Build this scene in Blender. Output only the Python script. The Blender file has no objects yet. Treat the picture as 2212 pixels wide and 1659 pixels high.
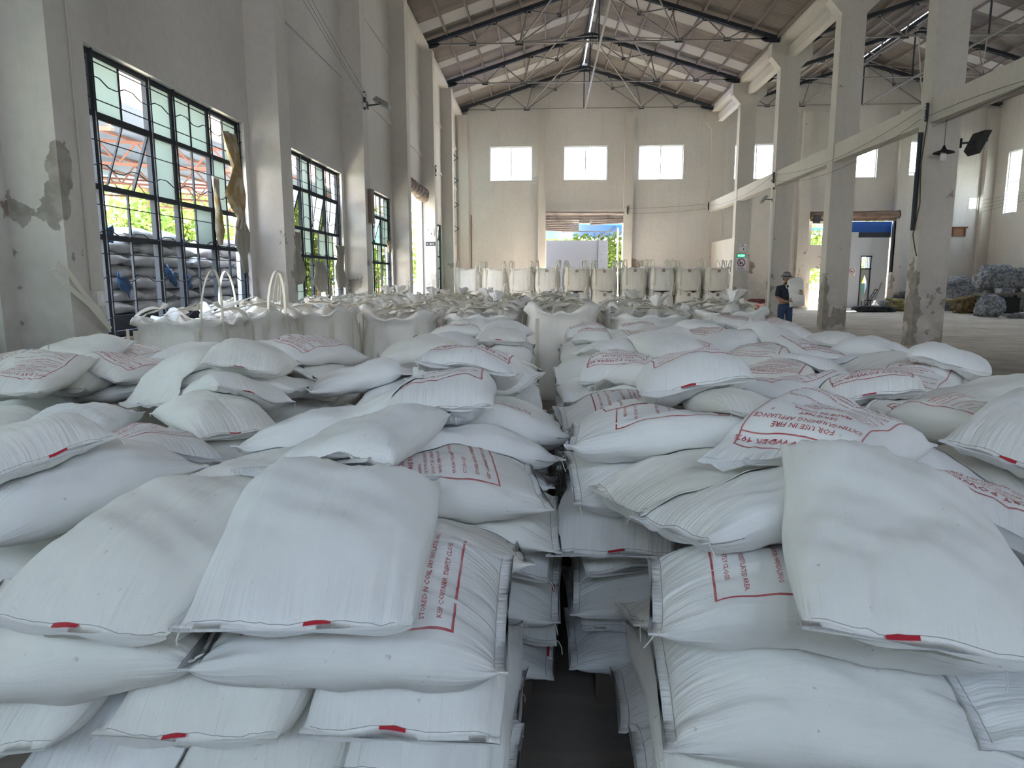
import bpy, math, random
import numpy as np
from mathutils import Vector, Matrix, noise as mnoise
PI = math.pi
sc = bpy.context.scene
col = sc.collection
# ---------------------------------------------------------------- camera
CAMZ, FPX = 1.6, 1497.2
PITCH, YAW, ROLL = .1509, .0478, -.0019
cam_data = bpy.data.cameras.new('camera'); cam_data.sensor_width = 36; cam_data.lens = FPX/2212*36
cam_data.clip_start = .05; cam_data.clip_end = 400
cam = bpy.data.objects.new('camera', cam_data); col.objects.link(cam)
_r = Vector((math.cos(YAW), math.sin(YAW), 0))
_f = Vector((-math.sin(YAW)*math.cos(PITCH), math.cos(YAW)*math.cos(PITCH), -math.sin(PITCH)))
_u = _r.cross(_f)
_c, _s = math.cos(ROLL), math.sin(ROLL)
_r2 = _r*_c+_u*_s; _u2 = _u*_c-_r*_s
M = Matrix((( _r2.x, _u2.x, -_f.x, 0), (_r2.y, _u2.y, -_f.y, 0), (_r2.z, _u2.z, -_f.z, CAMZ), (0, 0, 0, 1)))
cam.matrix_world = M
sc.camera = cam
# ---------------------------------------------------------------- exposure
sc.view_settings.view_transform = 'Standard'; sc.view_settings.look = 'None'
sc.view_settings.gamma = 1; sc.view_settings.use_curve_mapping = False
sc.view_settings.exposure = 1.70
sc.cycles.max_bounces = 9; sc.cycles.diffuse_bounces = 7; sc.cycles.glossy_bounces = 2
sc.cycles.transmission_bounces = 6; sc.cycles.transparent_max_bounces = 8
sc.cycles.caustics_reflective = False; sc.cycles.caustics_refractive = False
sc.cycles.sample_clamp_indirect = 12
sc.cycles.use_denoising = True
# ---------------------------------------------------------------- sky
w = bpy.data.worlds.new('sky'); sc.world = w; w.use_nodes = True
nt = w.node_tree; nt.nodes.clear()
_o = nt.nodes.new('ShaderNodeOutputWorld'); _b = nt.nodes.new('ShaderNodeBackground')
_tc = nt.nodes.new('ShaderNodeTexCoord'); _sp = nt.nodes.new('ShaderNodeSeparateXYZ'); _rp = nt.nodes.new('ShaderNodeValToRGB')
nt.links.new(_tc.outputs['Generated'], _sp.inputs[0]); nt.links.new(_sp.outputs[2], _rp.inputs[0])
_e = _rp.color_ramp.elements; _e[0].position = 0; _e[0].color = (.92, .93, .96, 1); _e[1].position = .6; _e[1].color = (.56, .74, 1, 1)
_m = _e.new(.14); _m.color = (.90, .94, 1, 1)
nt.links.new(_rp.outputs[0], _b.inputs[0]); _b.inputs[1].default_value = 7.0; nt.links.new(_b.outputs[0], _o.inputs[0])
# ---------------------------------------------------------------- sun
sd = bpy.data.lights.new('sun', 'SUN'); sd.energy = 32; sd.angle = .01; sd.color = (1, .965, .91)
so = bpy.data.objects.new('sun', sd); col.objects.link(so); so.rotation_euler = (math.radians(-27), math.radians(9), 0)
# ---------------------------------------------------------------- window portals (help the daylight through the openings)
def portal(cx, cy, cz, sx, sy, rot):
    l = bpy.data.lights.new('window_daylight_portal', 'AREA'); l.shape = 'RECTANGLE'; l.size = sx; l.size_y = sy
    l.cycles.is_portal = True
    o = bpy.data.objects.new('window_daylight_portal', l); col.objects.link(o); o.location = (cx, cy, cz); o.rotation_euler = rot
XW, XL, XR, XRB, YF = -4.8, -4.3, 8.65, 9.37, 38.3
XRW = 23.1
BAY = 5.34
PY = [22.16+BAY*(k-4) for k in range(-1, 8)]       # near faces of pilasters and columns
for k in range(0, 5):
    if k == 4: continue
    portal(-5.1, PY[k]+.45+2.33+.0, 2.65, 2.7, 4.6, (0, -PI/2, 0))
portal(-5.1, 28.9, 2.5, 4.8, 4.4, (0, -PI/2, 0))
for x0, x1 in ((-2.99, -.72), (.94, 3.25), (4.89, 7.24), (10.2, 12.5), (14.9, 17.23)):
    portal((x0+x1)/2, YF+.4, 7.65, x1-x0, 1.76, (PI/2*-1, 0, 0))
portal(2.1, YF+.4, 2.5, 4.1, 5, (-PI/2, 0, 0)); portal(16.1, YF+.4, 2.5, 4.2, 5, (-PI/2, 0, 0))
for k in range(9): portal(XRW+.3, 36.6-5.34*k, 6.3, 3.0, 1.0, (0, PI/2, 0))

for x0, x1 in ((-2.99, -.72), (.94, 3.25), (4.89, 7.24), (9.9, 12.2), (14.95, 17.23)): portal((x0+x1)/2, -9.35, 7.7, x1-x0, 1.7, (PI/2, 0, 0))  # portals of the added, unseen rear openings
# ================================================================ helpers
def newmat(name, color, rough=.8, spec=.3, metal=0):
    m = bpy.data.materials.new(name); m.use_nodes = True
    b = m.node_tree.nodes['Principled BSDF']
    b.inputs['Base Color'].default_value = (*color, 1); b.inputs['Roughness'].default_value = rough
    b.inputs['Specular IOR Level'].default_value = spec; b.inputs['Metallic'].default_value = metal
    return m
def N(m, t, **kw):
    n = m.node_tree.nodes.new(t)
    for k, v in kw.items(): setattr(n, k, v)
    return n
def LK(m, a, b): m.node_tree.links.new(a, b)
def noise_fac(m, scale, detail=4, coord='Object', vec=None, lo=.35, hi=.65, mp=None, rough=.6):
    tc = N(m, 'ShaderNodeTexCoord'); src = tc.outputs[coord]
    if mp:
        mm = N(m, 'ShaderNodeMapping'); mm.inputs['Scale'].default_value = mp; LK(m, src, mm.inputs[0]); src = mm.outputs[0]
    n = N(m, 'ShaderNodeTexNoise'); n.inputs['Scale'].default_value = scale; n.inputs['Detail'].default_value = detail; n.inputs['Roughness'].default_value = rough
    LK(m, src, n.inputs['Vector'])
    r = N(m, 'ShaderNodeMapRange'); r.inputs[1].default_value = lo; r.inputs[2].default_value = hi
    LK(m, n.outputs[0], r.inputs[0]); return r.outputs[0]
def mix(m, fac, a, b):
    x = N(m, 'ShaderNodeMix', data_type='RGBA')
    if isinstance(fac, (int, float)): x.inputs[0].default_value = fac
    else: LK(m, fac, x.inputs[0])
    for i, v in ((6, a), (7, b)):
        if isinstance(v, tuple): x.inputs[i].default_value = (*v, 1)
        else: LK(m, v, x.inputs[i])
    return x.outputs[2]
def mth(m, op, a, b=None):
    x = N(m, 'ShaderNodeMath', operation=op)
    for i, v in ((0, a), (1, b)):
        if v is None: continue
        if isinstance(v, (int, float)): x.inputs[i].default_value = v
        else: LK(m, v, x.inputs[i])
    return x.outputs[0]
def bsdf(m): return m.node_tree.nodes['Principled BSDF']
def bump(m, h, dist=.01, strength=.5):
    b = N(m, 'ShaderNodeBump'); b.inputs['Distance'].default_value = dist; b.inputs['Strength'].default_value = strength
    LK(m, h, b.inputs['Height']); LK(m, b.outputs[0], bsdf(m).inputs['Normal'])

def mesh_np(name, V, F, mat=None, smooth=False, uv=None):
    V = np.asarray(V, dtype=np.float32)
    me = bpy.data.meshes.new(name)
    if isinstance(F, np.ndarray) and F.ndim == 2:
        n, k = F.shape
        me.vertices.add(len(V)); me.vertices.foreach_set('co', V.ravel())
        me.loops.add(n*k); me.loops.foreach_set('vertex_index', F.astype(np.int32).ravel())
        me.polygons.add(n); me.polygons.foreach_set('loop_start', np.arange(0, n*k, k, dtype=np.int32))
        me.update(calc_edges=True)
    else:
        me.from_pydata([tuple(map(float, v)) for v in V], [], [tuple(f) for f in F]); me.update()
    if uv is not None:
        l = me.uv_layers.new(name='UV'); li = np.empty(len(me.loops), dtype=np.int32); me.loops.foreach_get('vertex_index', li)
        l.data.foreach_set('uv', np.asarray(uv, dtype=np.float32)[li].ravel())
    if smooth: me.polygons.foreach_set('use_smooth', np.ones(len(me.polygons), dtype=bool))
    if mat: me.materials.append(mat)
    return me
def ob(name, me, parent=None, loc=None):
    o = bpy.data.objects.new(name, me); col.objects.link(o)
    if parent: o.parent = parent
    if loc: o.location = loc
    return o
def tag(o, label=None, cat=None, group=None, kind=None):
    if label: o['label'] = label
    if cat: o['category'] = cat
    if group: o['group'] = group
    if kind: o['kind'] = kind
    return o
def thing(name, label, cat, loc=(0, 0, 0), rz=0, group=None, kind=None):
    o = bpy.data.objects.new(name, None); col.objects.link(o); o.location = loc; o.rotation_euler = (0, 0, rz); o.empty_display_size = .1
    return tag(o, label, cat, group, kind)
class MB:
    def __init__(s): s.V = []; s.F = []
    def add(s, V, F):
        n = len(s.V); s.V += [tuple(v) for v in V]; s.F += [tuple(i+n for i in f) for f in F]; return s
    def box(s, a, b):
        (x0, y0, z0), (x1, y1, z1) = a, b
        return s.add([(x0, y0, z0), (x1, y0, z0), (x1, y1, z0), (x0, y1, z0), (x0, y0, z1), (x1, y0, z1), (x1, y1, z1), (x0, y1, z1)],
                     [(0, 3, 2, 1), (4, 5, 6, 7), (0, 1, 5, 4), (1, 2, 6, 5), (2, 3, 7, 6), (3, 0, 4, 7)])
    def bar(s, p, q, w, h=None, up=(0, 0, 1)):
        h = h or w; p = Vector(p); q = Vector(q); d = (q-p).normalized(); u = Vector(up)
        if abs(d.dot(u)) > .95: u = Vector((1, 0, 0))
        r = d.cross(u).normalized(); u = r.cross(d)
        V = [p+r*(a*w/2)+u*(b*h/2) for a, b in ((-1, -1), (1, -1), (1, 1), (-1, 1))]+[q+r*(a*w/2)+u*(b*h/2) for a, b in ((-1, -1), (1, -1), (1, 1), (-1, 1))]
        return s.add(V, [(0, 1, 2, 3), (7, 6, 5, 4), (0, 4, 5, 1), (1, 5, 6, 2), (2, 6, 7, 3), (3, 7, 4, 0)])
    def tube(s, pts, r, n=6, cap=True):
        pts = [Vector(p) for p in pts]; R = r if isinstance(r, (list, tuple)) else [r]*len(pts); V = []; F = []
        u = None
        for i, p in enumerate(pts):
            d = (pts[min(i+1, len(pts)-1)]-pts[max(i-1, 0)]).normalized()
            if u is None: u = d.orthogonal().normalized()
            u = (u-d*u.dot(d)).normalized(); v = d.cross(u)
            V += [p+u*(R[i]*math.cos(2*PI*k/n))+v*(R[i]*math.sin(2*PI*k/n)) for k in range(n)]
        for i in range(len(pts)-1):
            for k in range(n): F.append((i*n+k, i*n+(k+1) % n, (i+1)*n+(k+1) % n, (i+1)*n+k))
        if cap: F.append(tuple(range(n-1, -1, -1))); F.append(tuple((len(pts)-1)*n+k for k in range(n)))
        return s.add(V, F)
    def lathe(s, prof, n=20, loc=(0, 0, 0), axis=2):
        V = []; F = []
        for r, z in prof:
            for k in range(n):
                a = 2*PI*k/n; c = (r*math.cos(a), r*math.sin(a), z)
                if axis == 1: c = (c[0], c[2], c[1])
                if axis == 0: c = (c[2], c[0], c[1])
                V.append((c[0]+loc[0], c[1]+loc[1], c[2]+loc[2]))
        for i in range(len(prof)-1):
            for k in range(n): F.append((i*n+k, i*n+(k+1) % n, (i+1)*n+(k+1) % n, (i+1)*n+k))
        if prof[0][0] > 1e-4: F.append(tuple(range(n-1, -1, -1)))
        if prof[-1][0] > 1e-4: F.append(tuple((len(prof)-1)*n+k for k in range(n)))
        return s.add(V, F)
    def prism(s, poly, a, b, axis=1):
        n = len(poly); V = []
        for t in (a, b):
            for (p, q) in poly:
                V.append({0: (t, p, q), 1: (p, t, q), 2: (p, q, t)}[axis])
        F = [tuple(range(n)), tuple(range(2*n-1, n-1, -1))]+[(i, i+n, (i+1) % n+n, (i+1) % n) for i in range(n)]
        return s.add(V, F)
    def ribbon(s, pts, wdir, w, t=.004):
        """a strap: path of points, width direction(s), width, thickness"""
        pts = [Vector(p) for p in pts]; n = len(pts); V = []; F = []
        for i, p in enumerate(pts):
            d = (pts[min(i+1, n-1)]-pts[max(i-1, 0)]).normalized()
            wd = Vector(wdir[i]) if isinstance(wdir, list) else Vector(wdir)
            wd = (wd-d*wd.dot(d)); wd = wd.normalized() if wd.length > 1e-4 else d.orthogonal().normalized()
            nn = d.cross(wd)
            for a, b in ((-1, -1), (1, -1), (1, 1), (-1, 1)): V.append(p+wd*(a*w/2)+nn*(b*t/2))
        for i in range(n-1):
            for k in range(4): F.append((i*4+k, i*4+(k+1) % 4, i*4+4+(k+1) % 4, i*4+4+k))
        F += [(3, 2, 1, 0), tuple(4*(n-1)+k for k in range(4))]
        return s.add(V, F)
    def mesh(s, name, mat=None, smooth=False):
        me = bpy.data.meshes.new(name); me.from_pydata([tuple(v) for v in s.V], [], s.F); me.update()
        if smooth: me.polygons.foreach_set('use_smooth', np.ones(len(me.polygons), dtype=bool))
        if mat: me.materials.append(mat)
        return me
    def build(s, name, mat=None, parent=None, smooth=False, loc=None):
        return ob(name, s.mesh(name, mat, smooth), parent, loc)
def struct(o, label=None, cat=None):
    o['kind'] = 'structure'
    if label: o['label'] = label
    if cat: o['category'] = cat
    return o
def fixn(me):
    import bmesh
    bm = bmesh.new(); bm.from_mesh(me); bmesh.ops.recalc_face_normals(bm, faces=bm.faces); bm.to_mesh(me); bm.free()
def cable(pts, sag=0, r=.006, n=8):
    """points along a sagging wire"""
    out = []
    for a, b in zip(pts[:-1], pts[1:]):
        a = Vector(a); b = Vector(b)
        for i in range(n):
            t = i/n; p = a.lerp(b, t); p.z -= sag*4*t*(1-t); out.append(p)
    out.append(Vector(pts[-1])); return out

# ================================================================ materials
def wall_mat(name, base, peel, amount=.0, zlow=3.2, stain=(.36, .30, .25)):
    m = newmat(name, base, .9, .15)
    tc = N(m, 'ShaderNodeTexCoord'); sp = N(m, 'ShaderNodeSeparateXYZ'); geo = N(m, 'ShaderNodeNewGeometry'); LK(m, geo.outputs['Position'], sp.inputs[0])
    big = noise_fac(m, .5, 5, 'Object', lo=.35, hi=.7)
    c = mix(m, big, base, tuple(v*.91 for v in base))
    fine = noise_fac(m, 9, 6, 'Object', lo=.45, hi=.8)
    c = mix(m, mth(m, 'MULTIPLY', fine, .35), c, tuple(v*.7 for v in base))
    streak = noise_fac(m, 1, 5, 'Object', lo=.56, hi=.8, mp=(5, 5, .35))
    c = mix(m, mth(m, 'MULTIPLY', streak, .22), c, stain)
    # rust stains near the wall top, peeled plaster low down
    zr = N(m, 'ShaderNodeMapRange'); zr.inputs[1].default_value = zlow; zr.inputs[2].default_value = .2; LK(m, sp.outputs[2], zr.inputs[0])
    pn = N(m, 'ShaderNodeTexNoise'); pn.inputs['Scale'].default_value = 1.7; pn.inputs['Detail'].default_value = 8; pn.inputs['Roughness'].default_value = .62
    LK(m, geo.outputs['Position'], pn.inputs['Vector'])
    v = mth(m, 'ADD', pn.outputs[0], mth(m, 'MULTIPLY', zr.outputs[0], .13+amount))
    for c0, s0 in (((-4.31, 6.16, 2.45), (5, 5, 1.15)), ((-4.8, 7.0, 2.3), (4, 3.5, 1.3)), ((-4.3, 12.0, 2.1), (4, 4, 1.2)), ((-4.3, 27.5, 1.4), (2.6, 4, .9)), ((8.65, 22.2, .9), (5, 3, .9)), ((8.66, 16.85, 1.0), (6, 3, .8)), ((4.9, 38.3, 2.35), (1.3, 3, 2.2)), ((3.4, 38.3, 2.3), (1.9, 3, 2.6)), ((10.9, 38.3, 2.2), (1.6, 3, 1.6))):     # patches where the render has fallen off
        vs = N(m, 'ShaderNodeVectorMath', operation='SUBTRACT'); vs.inputs[1].default_value = c0; LK(m, geo.outputs['Position'], vs.inputs[0])
        vm = N(m, 'ShaderNodeVectorMath', operation='MULTIPLY'); vm.inputs[1].default_value = s0; LK(m, vs.outputs[0], vm.inputs[0])
        vl = N(m, 'ShaderNodeVectorMath', operation='LENGTH'); LK(m, vm.outputs[0], vl.inputs[0])
        vr = N(m, 'ShaderNodeMapRange'); vr.inputs[1].default_value = 1.1; vr.inputs[2].default_value = .2; vr.inputs[4].default_value = .24; LK(m, vl.outputs['Value'], vr.inputs[0]); v = mth(m, 'ADD', v, vr.outputs[0])
    pr = N(m, 'ShaderNodeMapRange'); pr.inputs[1].default_value = .70; pr.inputs[2].default_value = .715; LK(m, v, pr.inputs[0])
    pc = mix(m, noise_fac(m, 6, 5, 'Object', lo=.4, hi=.6), peel, tuple(x*.72 for x in peel))
    c = mix(m, pr.outputs[0], c, pc)
    gz = N(m, 'ShaderNodeMapRange'); gz.inputs[1].default_value = 2.2; gz.inputs[2].default_value = .3; LK(m, sp.outputs[2], gz.inputs[0])
    gn = noise_fac(m, 2.6, 6, 'Object', lo=.36, hi=.62)
    c = mix(m, mth(m, 'MULTIPLY', mth(m, 'MULTIPLY', gz.outputs[0], gn), .6), c, (.27, .24, .21))    # splashed grime near the floor
    LK(m, c, bsdf(m).inputs['Base Color'])
    h = mth(m, 'SUBTRACT', mth(m, 'MULTIPLY', fine, .15), pr.outputs[0]); bump(m, h, .01, .6)
    return m
M_wall = wall_mat('cream_painted_plaster', (.635, .605, .57), (.36, .29, .24))
M_colm = wall_mat('column_plaster', (.60, .565, .52), (.36, .33, .29), .06, 3.5)
M_bag_pal = [(.80, .81, .80), (.84, .83, .79)]
def roof_mat():
    m = newmat('weathered_roof_sheet', (.2, .18, .165), .8, .2)
    a = noise_fac(m, .7, 5, 'Object', lo=.35, hi=.7)
    c = mix(m, a, (.25, .22, .20), (.18, .16, .145))
    b = noise_fac(m, 1, 4, 'Object', lo=.5, hi=.72, mp=(.25, 2.4, 1))
    c = mix(m, b, c, (.14, .12, .105))
    g = N(m, 'ShaderNodeNewGeometry'); sp = N(m, 'ShaderNodeSeparateXYZ'); LK(m, g.outputs['Position'], sp.inputs[0]); w_ = mth(m, 'SINE', mth(m, 'MULTIPLY', mth(m, 'ADD', sp.outputs[1], 9.4), 2*PI/.1904)); r = N(m, 'ShaderNodeMapRange'); r.inputs[1].default_value = .2; r.inputs[2].default_value = 1; LK(m, w_, r.inputs[0])
    c = mix(m, mth(m, 'MULTIPLY', r.outputs[0], .45), c, (.10, .085, .075))     # dark stripe on one flank of each rib, painted as its shade
    LK(m, c, bsdf(m).inputs['Base Color']); return m
M_roof = roof_mat()
def skylight_mat():
    m = newmat('dusty_translucent_sheet', (.30, .28, .26), .7, .2); nt = m.node_tree
    t = N(m, 'ShaderNodeBsdfTranslucent'); t.inputs[0].default_value = (.06, .055, .05, 1); x = N(m, 'ShaderNodeMixShader'); x.inputs[0].default_value = .02
    LK(m, bsdf(m).outputs[0], x.inputs[1]); LK(m, t.outputs[0], x.inputs[2]); LK(m, x.outputs[0], nt.nodes['Material Output'].inputs[0]); return m
M_sky = skylight_mat()
M_steel = newmat('dark_steel', (.045, .05, .06), .7, .25)
M_steel2 = newmat('grey_painted_steel', (.26, .24, .225), .65, .35)
M_purlin = newmat('rusty_purlin_steel', (.20, .165, .15), .75, .3)
M_frame = newmat('dark_window_steel', (.05, .054, .06), .85, .06)
M_winfr = newmat('light_window_frame', (.55, .57, .58), .5, .4)
def floor_mat():
    m = newmat('dusty_concrete_floor', (.3, .26, .22), .9, .15)
    a = noise_fac(m, .35, 6, 'Object', lo=.38, hi=.62, mp=(1, 1.6, 1)); b = noise_fac(m, 2.2, 7, 'Object', lo=.45, hi=.7)
    c = mix(m, a, (.69, .60, .50), (.54, .46, .375)); c = mix(m, mth(m, 'MULTIPLY', b, .55), c, (.30, .245, .195))
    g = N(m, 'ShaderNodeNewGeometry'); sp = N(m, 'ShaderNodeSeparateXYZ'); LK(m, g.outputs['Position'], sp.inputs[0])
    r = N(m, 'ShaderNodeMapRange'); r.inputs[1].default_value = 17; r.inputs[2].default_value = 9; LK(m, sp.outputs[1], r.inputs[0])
    c = mix(m, mth(m, 'MULTIPLY', r.outputs[0], .8), c, (.10, .095, .09))     # the floor gets darker towards the near end
    s = noise_fac(m, 1, 6, 'Object', lo=.52, hi=.66, mp=(.35, 5, 1)); c = mix(m, mth(m, 'MULTIPLY', s, .5), c, (.34, .28, .225))
    LK(m, c, bsdf(m).inputs['Base Color']); bump(m, b, .02, .5); return m
M_floor = floor_mat()
def frosted():
    m = newmat('frosted_glass', (.78, .84, .80), .35, .4); nt = m.node_tree
    t = N(m, 'ShaderNodeBsdfTranslucent'); t.inputs[0].default_value = (.62, .70, .66, 1); x = N(m, 'ShaderNodeMixShader'); x.inputs[0].default_value = .42
    bsdf(m).inputs['Base Color'].default_value = (.35, .4, .37, 1)
    LK(m, bsdf(m).outputs[0], x.inputs[1]); LK(m, t.outputs[0], x.inputs[2]); LK(m, x.outputs[0], nt.nodes['Material Output'].inputs[0]); return m
M_frost = frosted()
def clear_glass():
    m = newmat('clear_glass', (.9, .95, .97), .05, .5); nt = m.node_tree
    t = N(m, 'ShaderNodeBsdfTransparent'); t.inputs[0].default_value = (.93, .97, .98, 1); g = N(m, 'ShaderNodeBsdfGlossy'); g.inputs['Roughness'].default_value = .08
    x = N(m, 'ShaderNodeMixShader'); x.inputs[0].default_value = .06; LK(m, t.outputs[0], x.inputs[1]); LK(m, g.outputs[0], x.inputs[2]); LK(m, x.outputs[0], nt.nodes['Material Output'].inputs[0]); return m
M_glass = clear_glass()

def strip_mat():
    m = newmat('ridge_light_film', (.5, .5, .5), .6, .2); t = N(m, 'ShaderNodeBsdfTranslucent'); t.inputs[0].default_value = (.6, .62, .64, 1); LK(m, t.outputs[0], m.node_tree.nodes['Material Output'].inputs[0]); return m
M_strip = strip_mat()
# ================================================================ the building shell
def wall_cells(axis, plane, thick, u0, u1, z0, z1, holes):
    """wall in the plane axis=plane..plane+thick with rectangular holes (ua,ub,za,zb)"""
    us = sorted({u0, u1, *[h[0] for h in holes], *[h[1] for h in holes]}); zs = sorted({z0, z1, *[h[2] for h in holes], *[h[3] for h in holes]})
    us = [u for u in us if u0 <= u <= u1]; zs = [z for z in zs if z0 <= z <= z1]
    mb = MB(); a, b = sorted((plane, plane+thick))
    solid = lambda i, j: 0 <= i < len(us)-1 and 0 <= j < len(zs)-1 and not any(h[0]-1e-6 <= us[i] and us[i+1] <= h[1]+1e-6 and h[2]-1e-6 <= zs[j] and zs[j+1] <= h[3]+1e-6 for h in holes)
    def P(t, u, z): return (t, u, z) if axis == 0 else (u, t, z)
    for i in range(len(us)-1):
        for j in range(len(zs)-1):
            if not solid(i, j): continue
            ua, ub, za, zb = us[i], us[i+1], zs[j], zs[j+1]
            for t in (a, b): mb.add([P(t, ua, za), P(t, ub, za), P(t, ub, zb), P(t, ua, zb)], [(0, 1, 2, 3)])
            for di, dj, q in ((-1, 0, ((ua, za), (ua, zb))), (1, 0, ((ub, za), (ub, zb))), (0, -1, ((ua, za), (ub, za))), (0, 1, ((ua, zb), (ub, zb)))):
                if not solid(i+di, j+dj): (p, r), (s, t2) = q; mb.add([P(a, p, r), P(a, s, t2), P(b, s, t2), P(b, p, r)], [(0, 1, 2, 3)])
    return mb
ZE, ZA, XC, XC2 = 10.3, 12.5, 1.95, 16.1
Y0 = -9.4
# floor
fl = MB(); fl.box((-5.05, Y0, -.1), (XRW+.25, YF+.3, 0)); struct(fl.build('floor', M_floor), 'dusty brown concrete floor of the hall')
# left wall with windows
wins = []
holes = []
for k in range(-1, 7):
    i = k+1; y = PY[i]
    if k == 4: holes.append((y+.7, PY[i+1]-.15, 0, 4.75)); continue
    if k == 6: holes.append((36.1, 37.7, 3.4, 8.1)); continue
    h = (y+.65, PY[i+1]-.2, .95, 4.05); holes.append(h); wins.append((k, h))
wl = wall_cells(0, -4.8, -.25, Y0, YF+.3, 0, ZE+.35, holes).build('wall_left', M_wall); struct(wl, 'tall cream plastered wall on the left with steel windows')
# far wall
fh = [(-2.99, -.72, 6.77, 8.53), (.94, 3.25, 6.77, 8.53), (4.89, 7.24, 6.77, 8.53), (9.9, 12.2, 6.75, 8.53), (14.95, 17.23, 6.78, 8.45), (18.85, 19.6, 6.86, 8.57),
      (.03, 4.13, 0, 5.05), (13.97, 18.3, 0, 4.97), (22.1, 22.55, 5.1, 5.75)]
fw = wall_cells(1, YF, .25, -5.05, XRW+.25, 0, ZE, fh)
for xc in (XC, XC2):
    a, b = (-5.05, 9.0) if xc == XC else (9.0, XRW+.25)
    fw.prism([(a, ZE), (b, ZE), (b, ZE+.18), (xc, ZA+.26), (a, ZE+.18)], YF, YF+.25, 1)
struct(fw.build('wall_far', M_wall), 'far gable wall of the hall with high windows and a doorway')
rh = [(36.6-5.34*k-.5, 36.6-5.34*k+.5, 4.8, 7.8) for k in range(9)]
struct(wall_cells(0, XRW, .25, Y0, YF+.3, 0, ZE+.35, rh).build('wall_right', M_wall), 'cream outer wall on the far right with tall narrow windows')
nb = wall_cells(1, Y0, .25, -5.05, XRW+.25, 0, ZE, [(a_, b_, 6.9, 8.5) for a_, b_ in ((-2.99, -.72), (.94, 3.25), (4.89, 7.24), (9.9, 12.2), (14.95, 17.23))])  # high rear openings, unseen, added to brighten the sacks
for xc in (XC, XC2):
    a, b = (-5.05, 9.0) if xc == XC else (9.0, XRW+.25)
    nb.prism([(a, ZE), (b, ZE), (b, ZE+.18), (xc, ZA+.26), (a, ZE+.18)], Y0, Y0+.25, 1)
struct(nb.build('wall_near', M_wall), 'gable wall behind the viewer')
# pilasters on the left wall
for i in range(0, 9):
    y = PY[i]; mb = MB().box((-4.8, y, 0), (-4.3, y+.5, 10.14))
    struct(mb.build('wall_left_pilaster', M_colm), 'cream plaster pilaster on the left wall')
for a, b, p in ((-4.66, -4.16, .25), (-.41, 0, .3), (4.13, 4.61, .3), (13.3, 13.86, .3), (18.25, 18.75, .3), (22.6, 23.1, .3)):
    struct(MB().box((a, YF-p, 0), (b, YF, 10.12)).build('wall_far_pilaster', M_colm), 'cream pilaster on the far gable wall')
for i in range(0, 9):
    struct(MB().box((XRW-.3, PY[i], 0), (XRW, PY[i]+.5, 10.14)).build('wall_right_pilaster', M_colm), 'cream pilaster on the right wall')
# horizontal plaster ledges of the left wall, bay by bay
lm = MB()
for i in range(0, 8):
    for z in (6.25, 8.35): lm.box((-4.8, PY[i]+.5, z), (-4.755, PY[i+1], z+.13))
struct(lm.build('trim_1', M_wall), 'thin plaster ledges across the left wall')
struct(MB().box((-4.8, Y0, 10.12), (-4.45, YF, 10.3)).build('trim_2', M_colm), 'concrete ledge under the left eaves')
# columns between the halls, with flared heads
for i in range(0, 9):
    y = PY[i]; y1 = min(y+.42, YF-.003)
    poly = [(XR, 0), (XRB, 0), (XRB, 9.27), (9.78, 9.68), (9.78, 10.16), (8.29, 10.16), (8.29, 9.68), (XR, 9.27)]
    o = MB().prism(poly, y, y1, 1).build('column', M_colm); fixn(o.data)
    tag(o, 'square concrete column with a flared head between the two halls', 'column', 'columns between the two halls', 'structure')
# beams
for i in range(0, 8):
    y0, y1 = PY[i]+.42, PY[i+1]
    o = MB().box((8.68, y0, 5.07), (9.0, y1, 5.58)).build('tie_beam', M_colm); tag(o, 'cream concrete tie beam halfway up between two columns', 'beam', 'tie beams between the columns', 'structure')
    o = MB().box((8.92, y0, 9.68), (9.18, y1, 10.05)).build('lower_gutter_beam', M_colm); tag(o, 'narrow concrete beam under the roof gutter between column heads', 'beam', 'beams under the gutter', 'structure')
struct(MB().box((8.61, Y0, 10.16), (9.47, YF, 10.5)).build('roof_gutter', M_colm), 'concrete gutter beam running between the two roofs', 'gutter')
iw = MB().box((8.85, PY[7]+.42, 0), (9.05, PY[8], 3.48)); struct(iw.build('wall_inner', M_colm), 'low peeling partition wall between the last two columns')

# roof sheets, corrugated, ribs along the slope
def roof_slope(name, xa, za, xb, zb, skip=(), lab=''):
    st = .0952; n = int((YF+.3-Y0)/st)+1; V = []; F = []
    ys = Y0+np.arange(n)*st; off = np.where(np.arange(n) % 2 == 0, .028, -.028)
    for t in (0, 1):
        x = xa+(xb-xa)*t; z = za+(zb-za)*t
        V += [(x, y, z+o) for y, o in zip(ys, off)]
    F = [(j, j+1, n+j+1, n+j) for j in range(n-1) if not any(a <= ys[j] < b for a, b in skip)]
    o = ob(name, mesh_np(name, V, np.array(F), M_roof)); tag(o, lab, 'roof', None, 'structure')
    for a, b in skip:
        j0 = int(np.searchsorted(ys, a)); j1 = int((b-Y0)/st)
        F2 = np.array([(j, j+1, n+j+1, n+j) for j in range(j0, j1+1)])
        p = ob('skylight_sheet', mesh_np('skylight_sheet', V, F2, M_sky), o)
roof_slope('ceiling_left_slope', -5.1, 10.42, XC-.02, 12.72, [(26.2, 27.1), (30.6, 31.5), (35.4, 36.3), (14, 15)], 'corrugated roof sheets on the left slope of the main roof')
roof_slope('ceiling_right_slope', XC+.02, 12.72, 8.95, 10.42, [(28.6, 29.5), (31.5, 32.4), (35, 35.9), (20.8, 21.7)], 'corrugated roof sheets on the right slope of the main roof')
roof_slope('ceiling_side_left_slope', 9.1, 10.42, XC2-.02, 12.72, [(25, 25.9), (35, 35.9)], 'corrugated roof sheets over the side hall, left slope')
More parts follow.
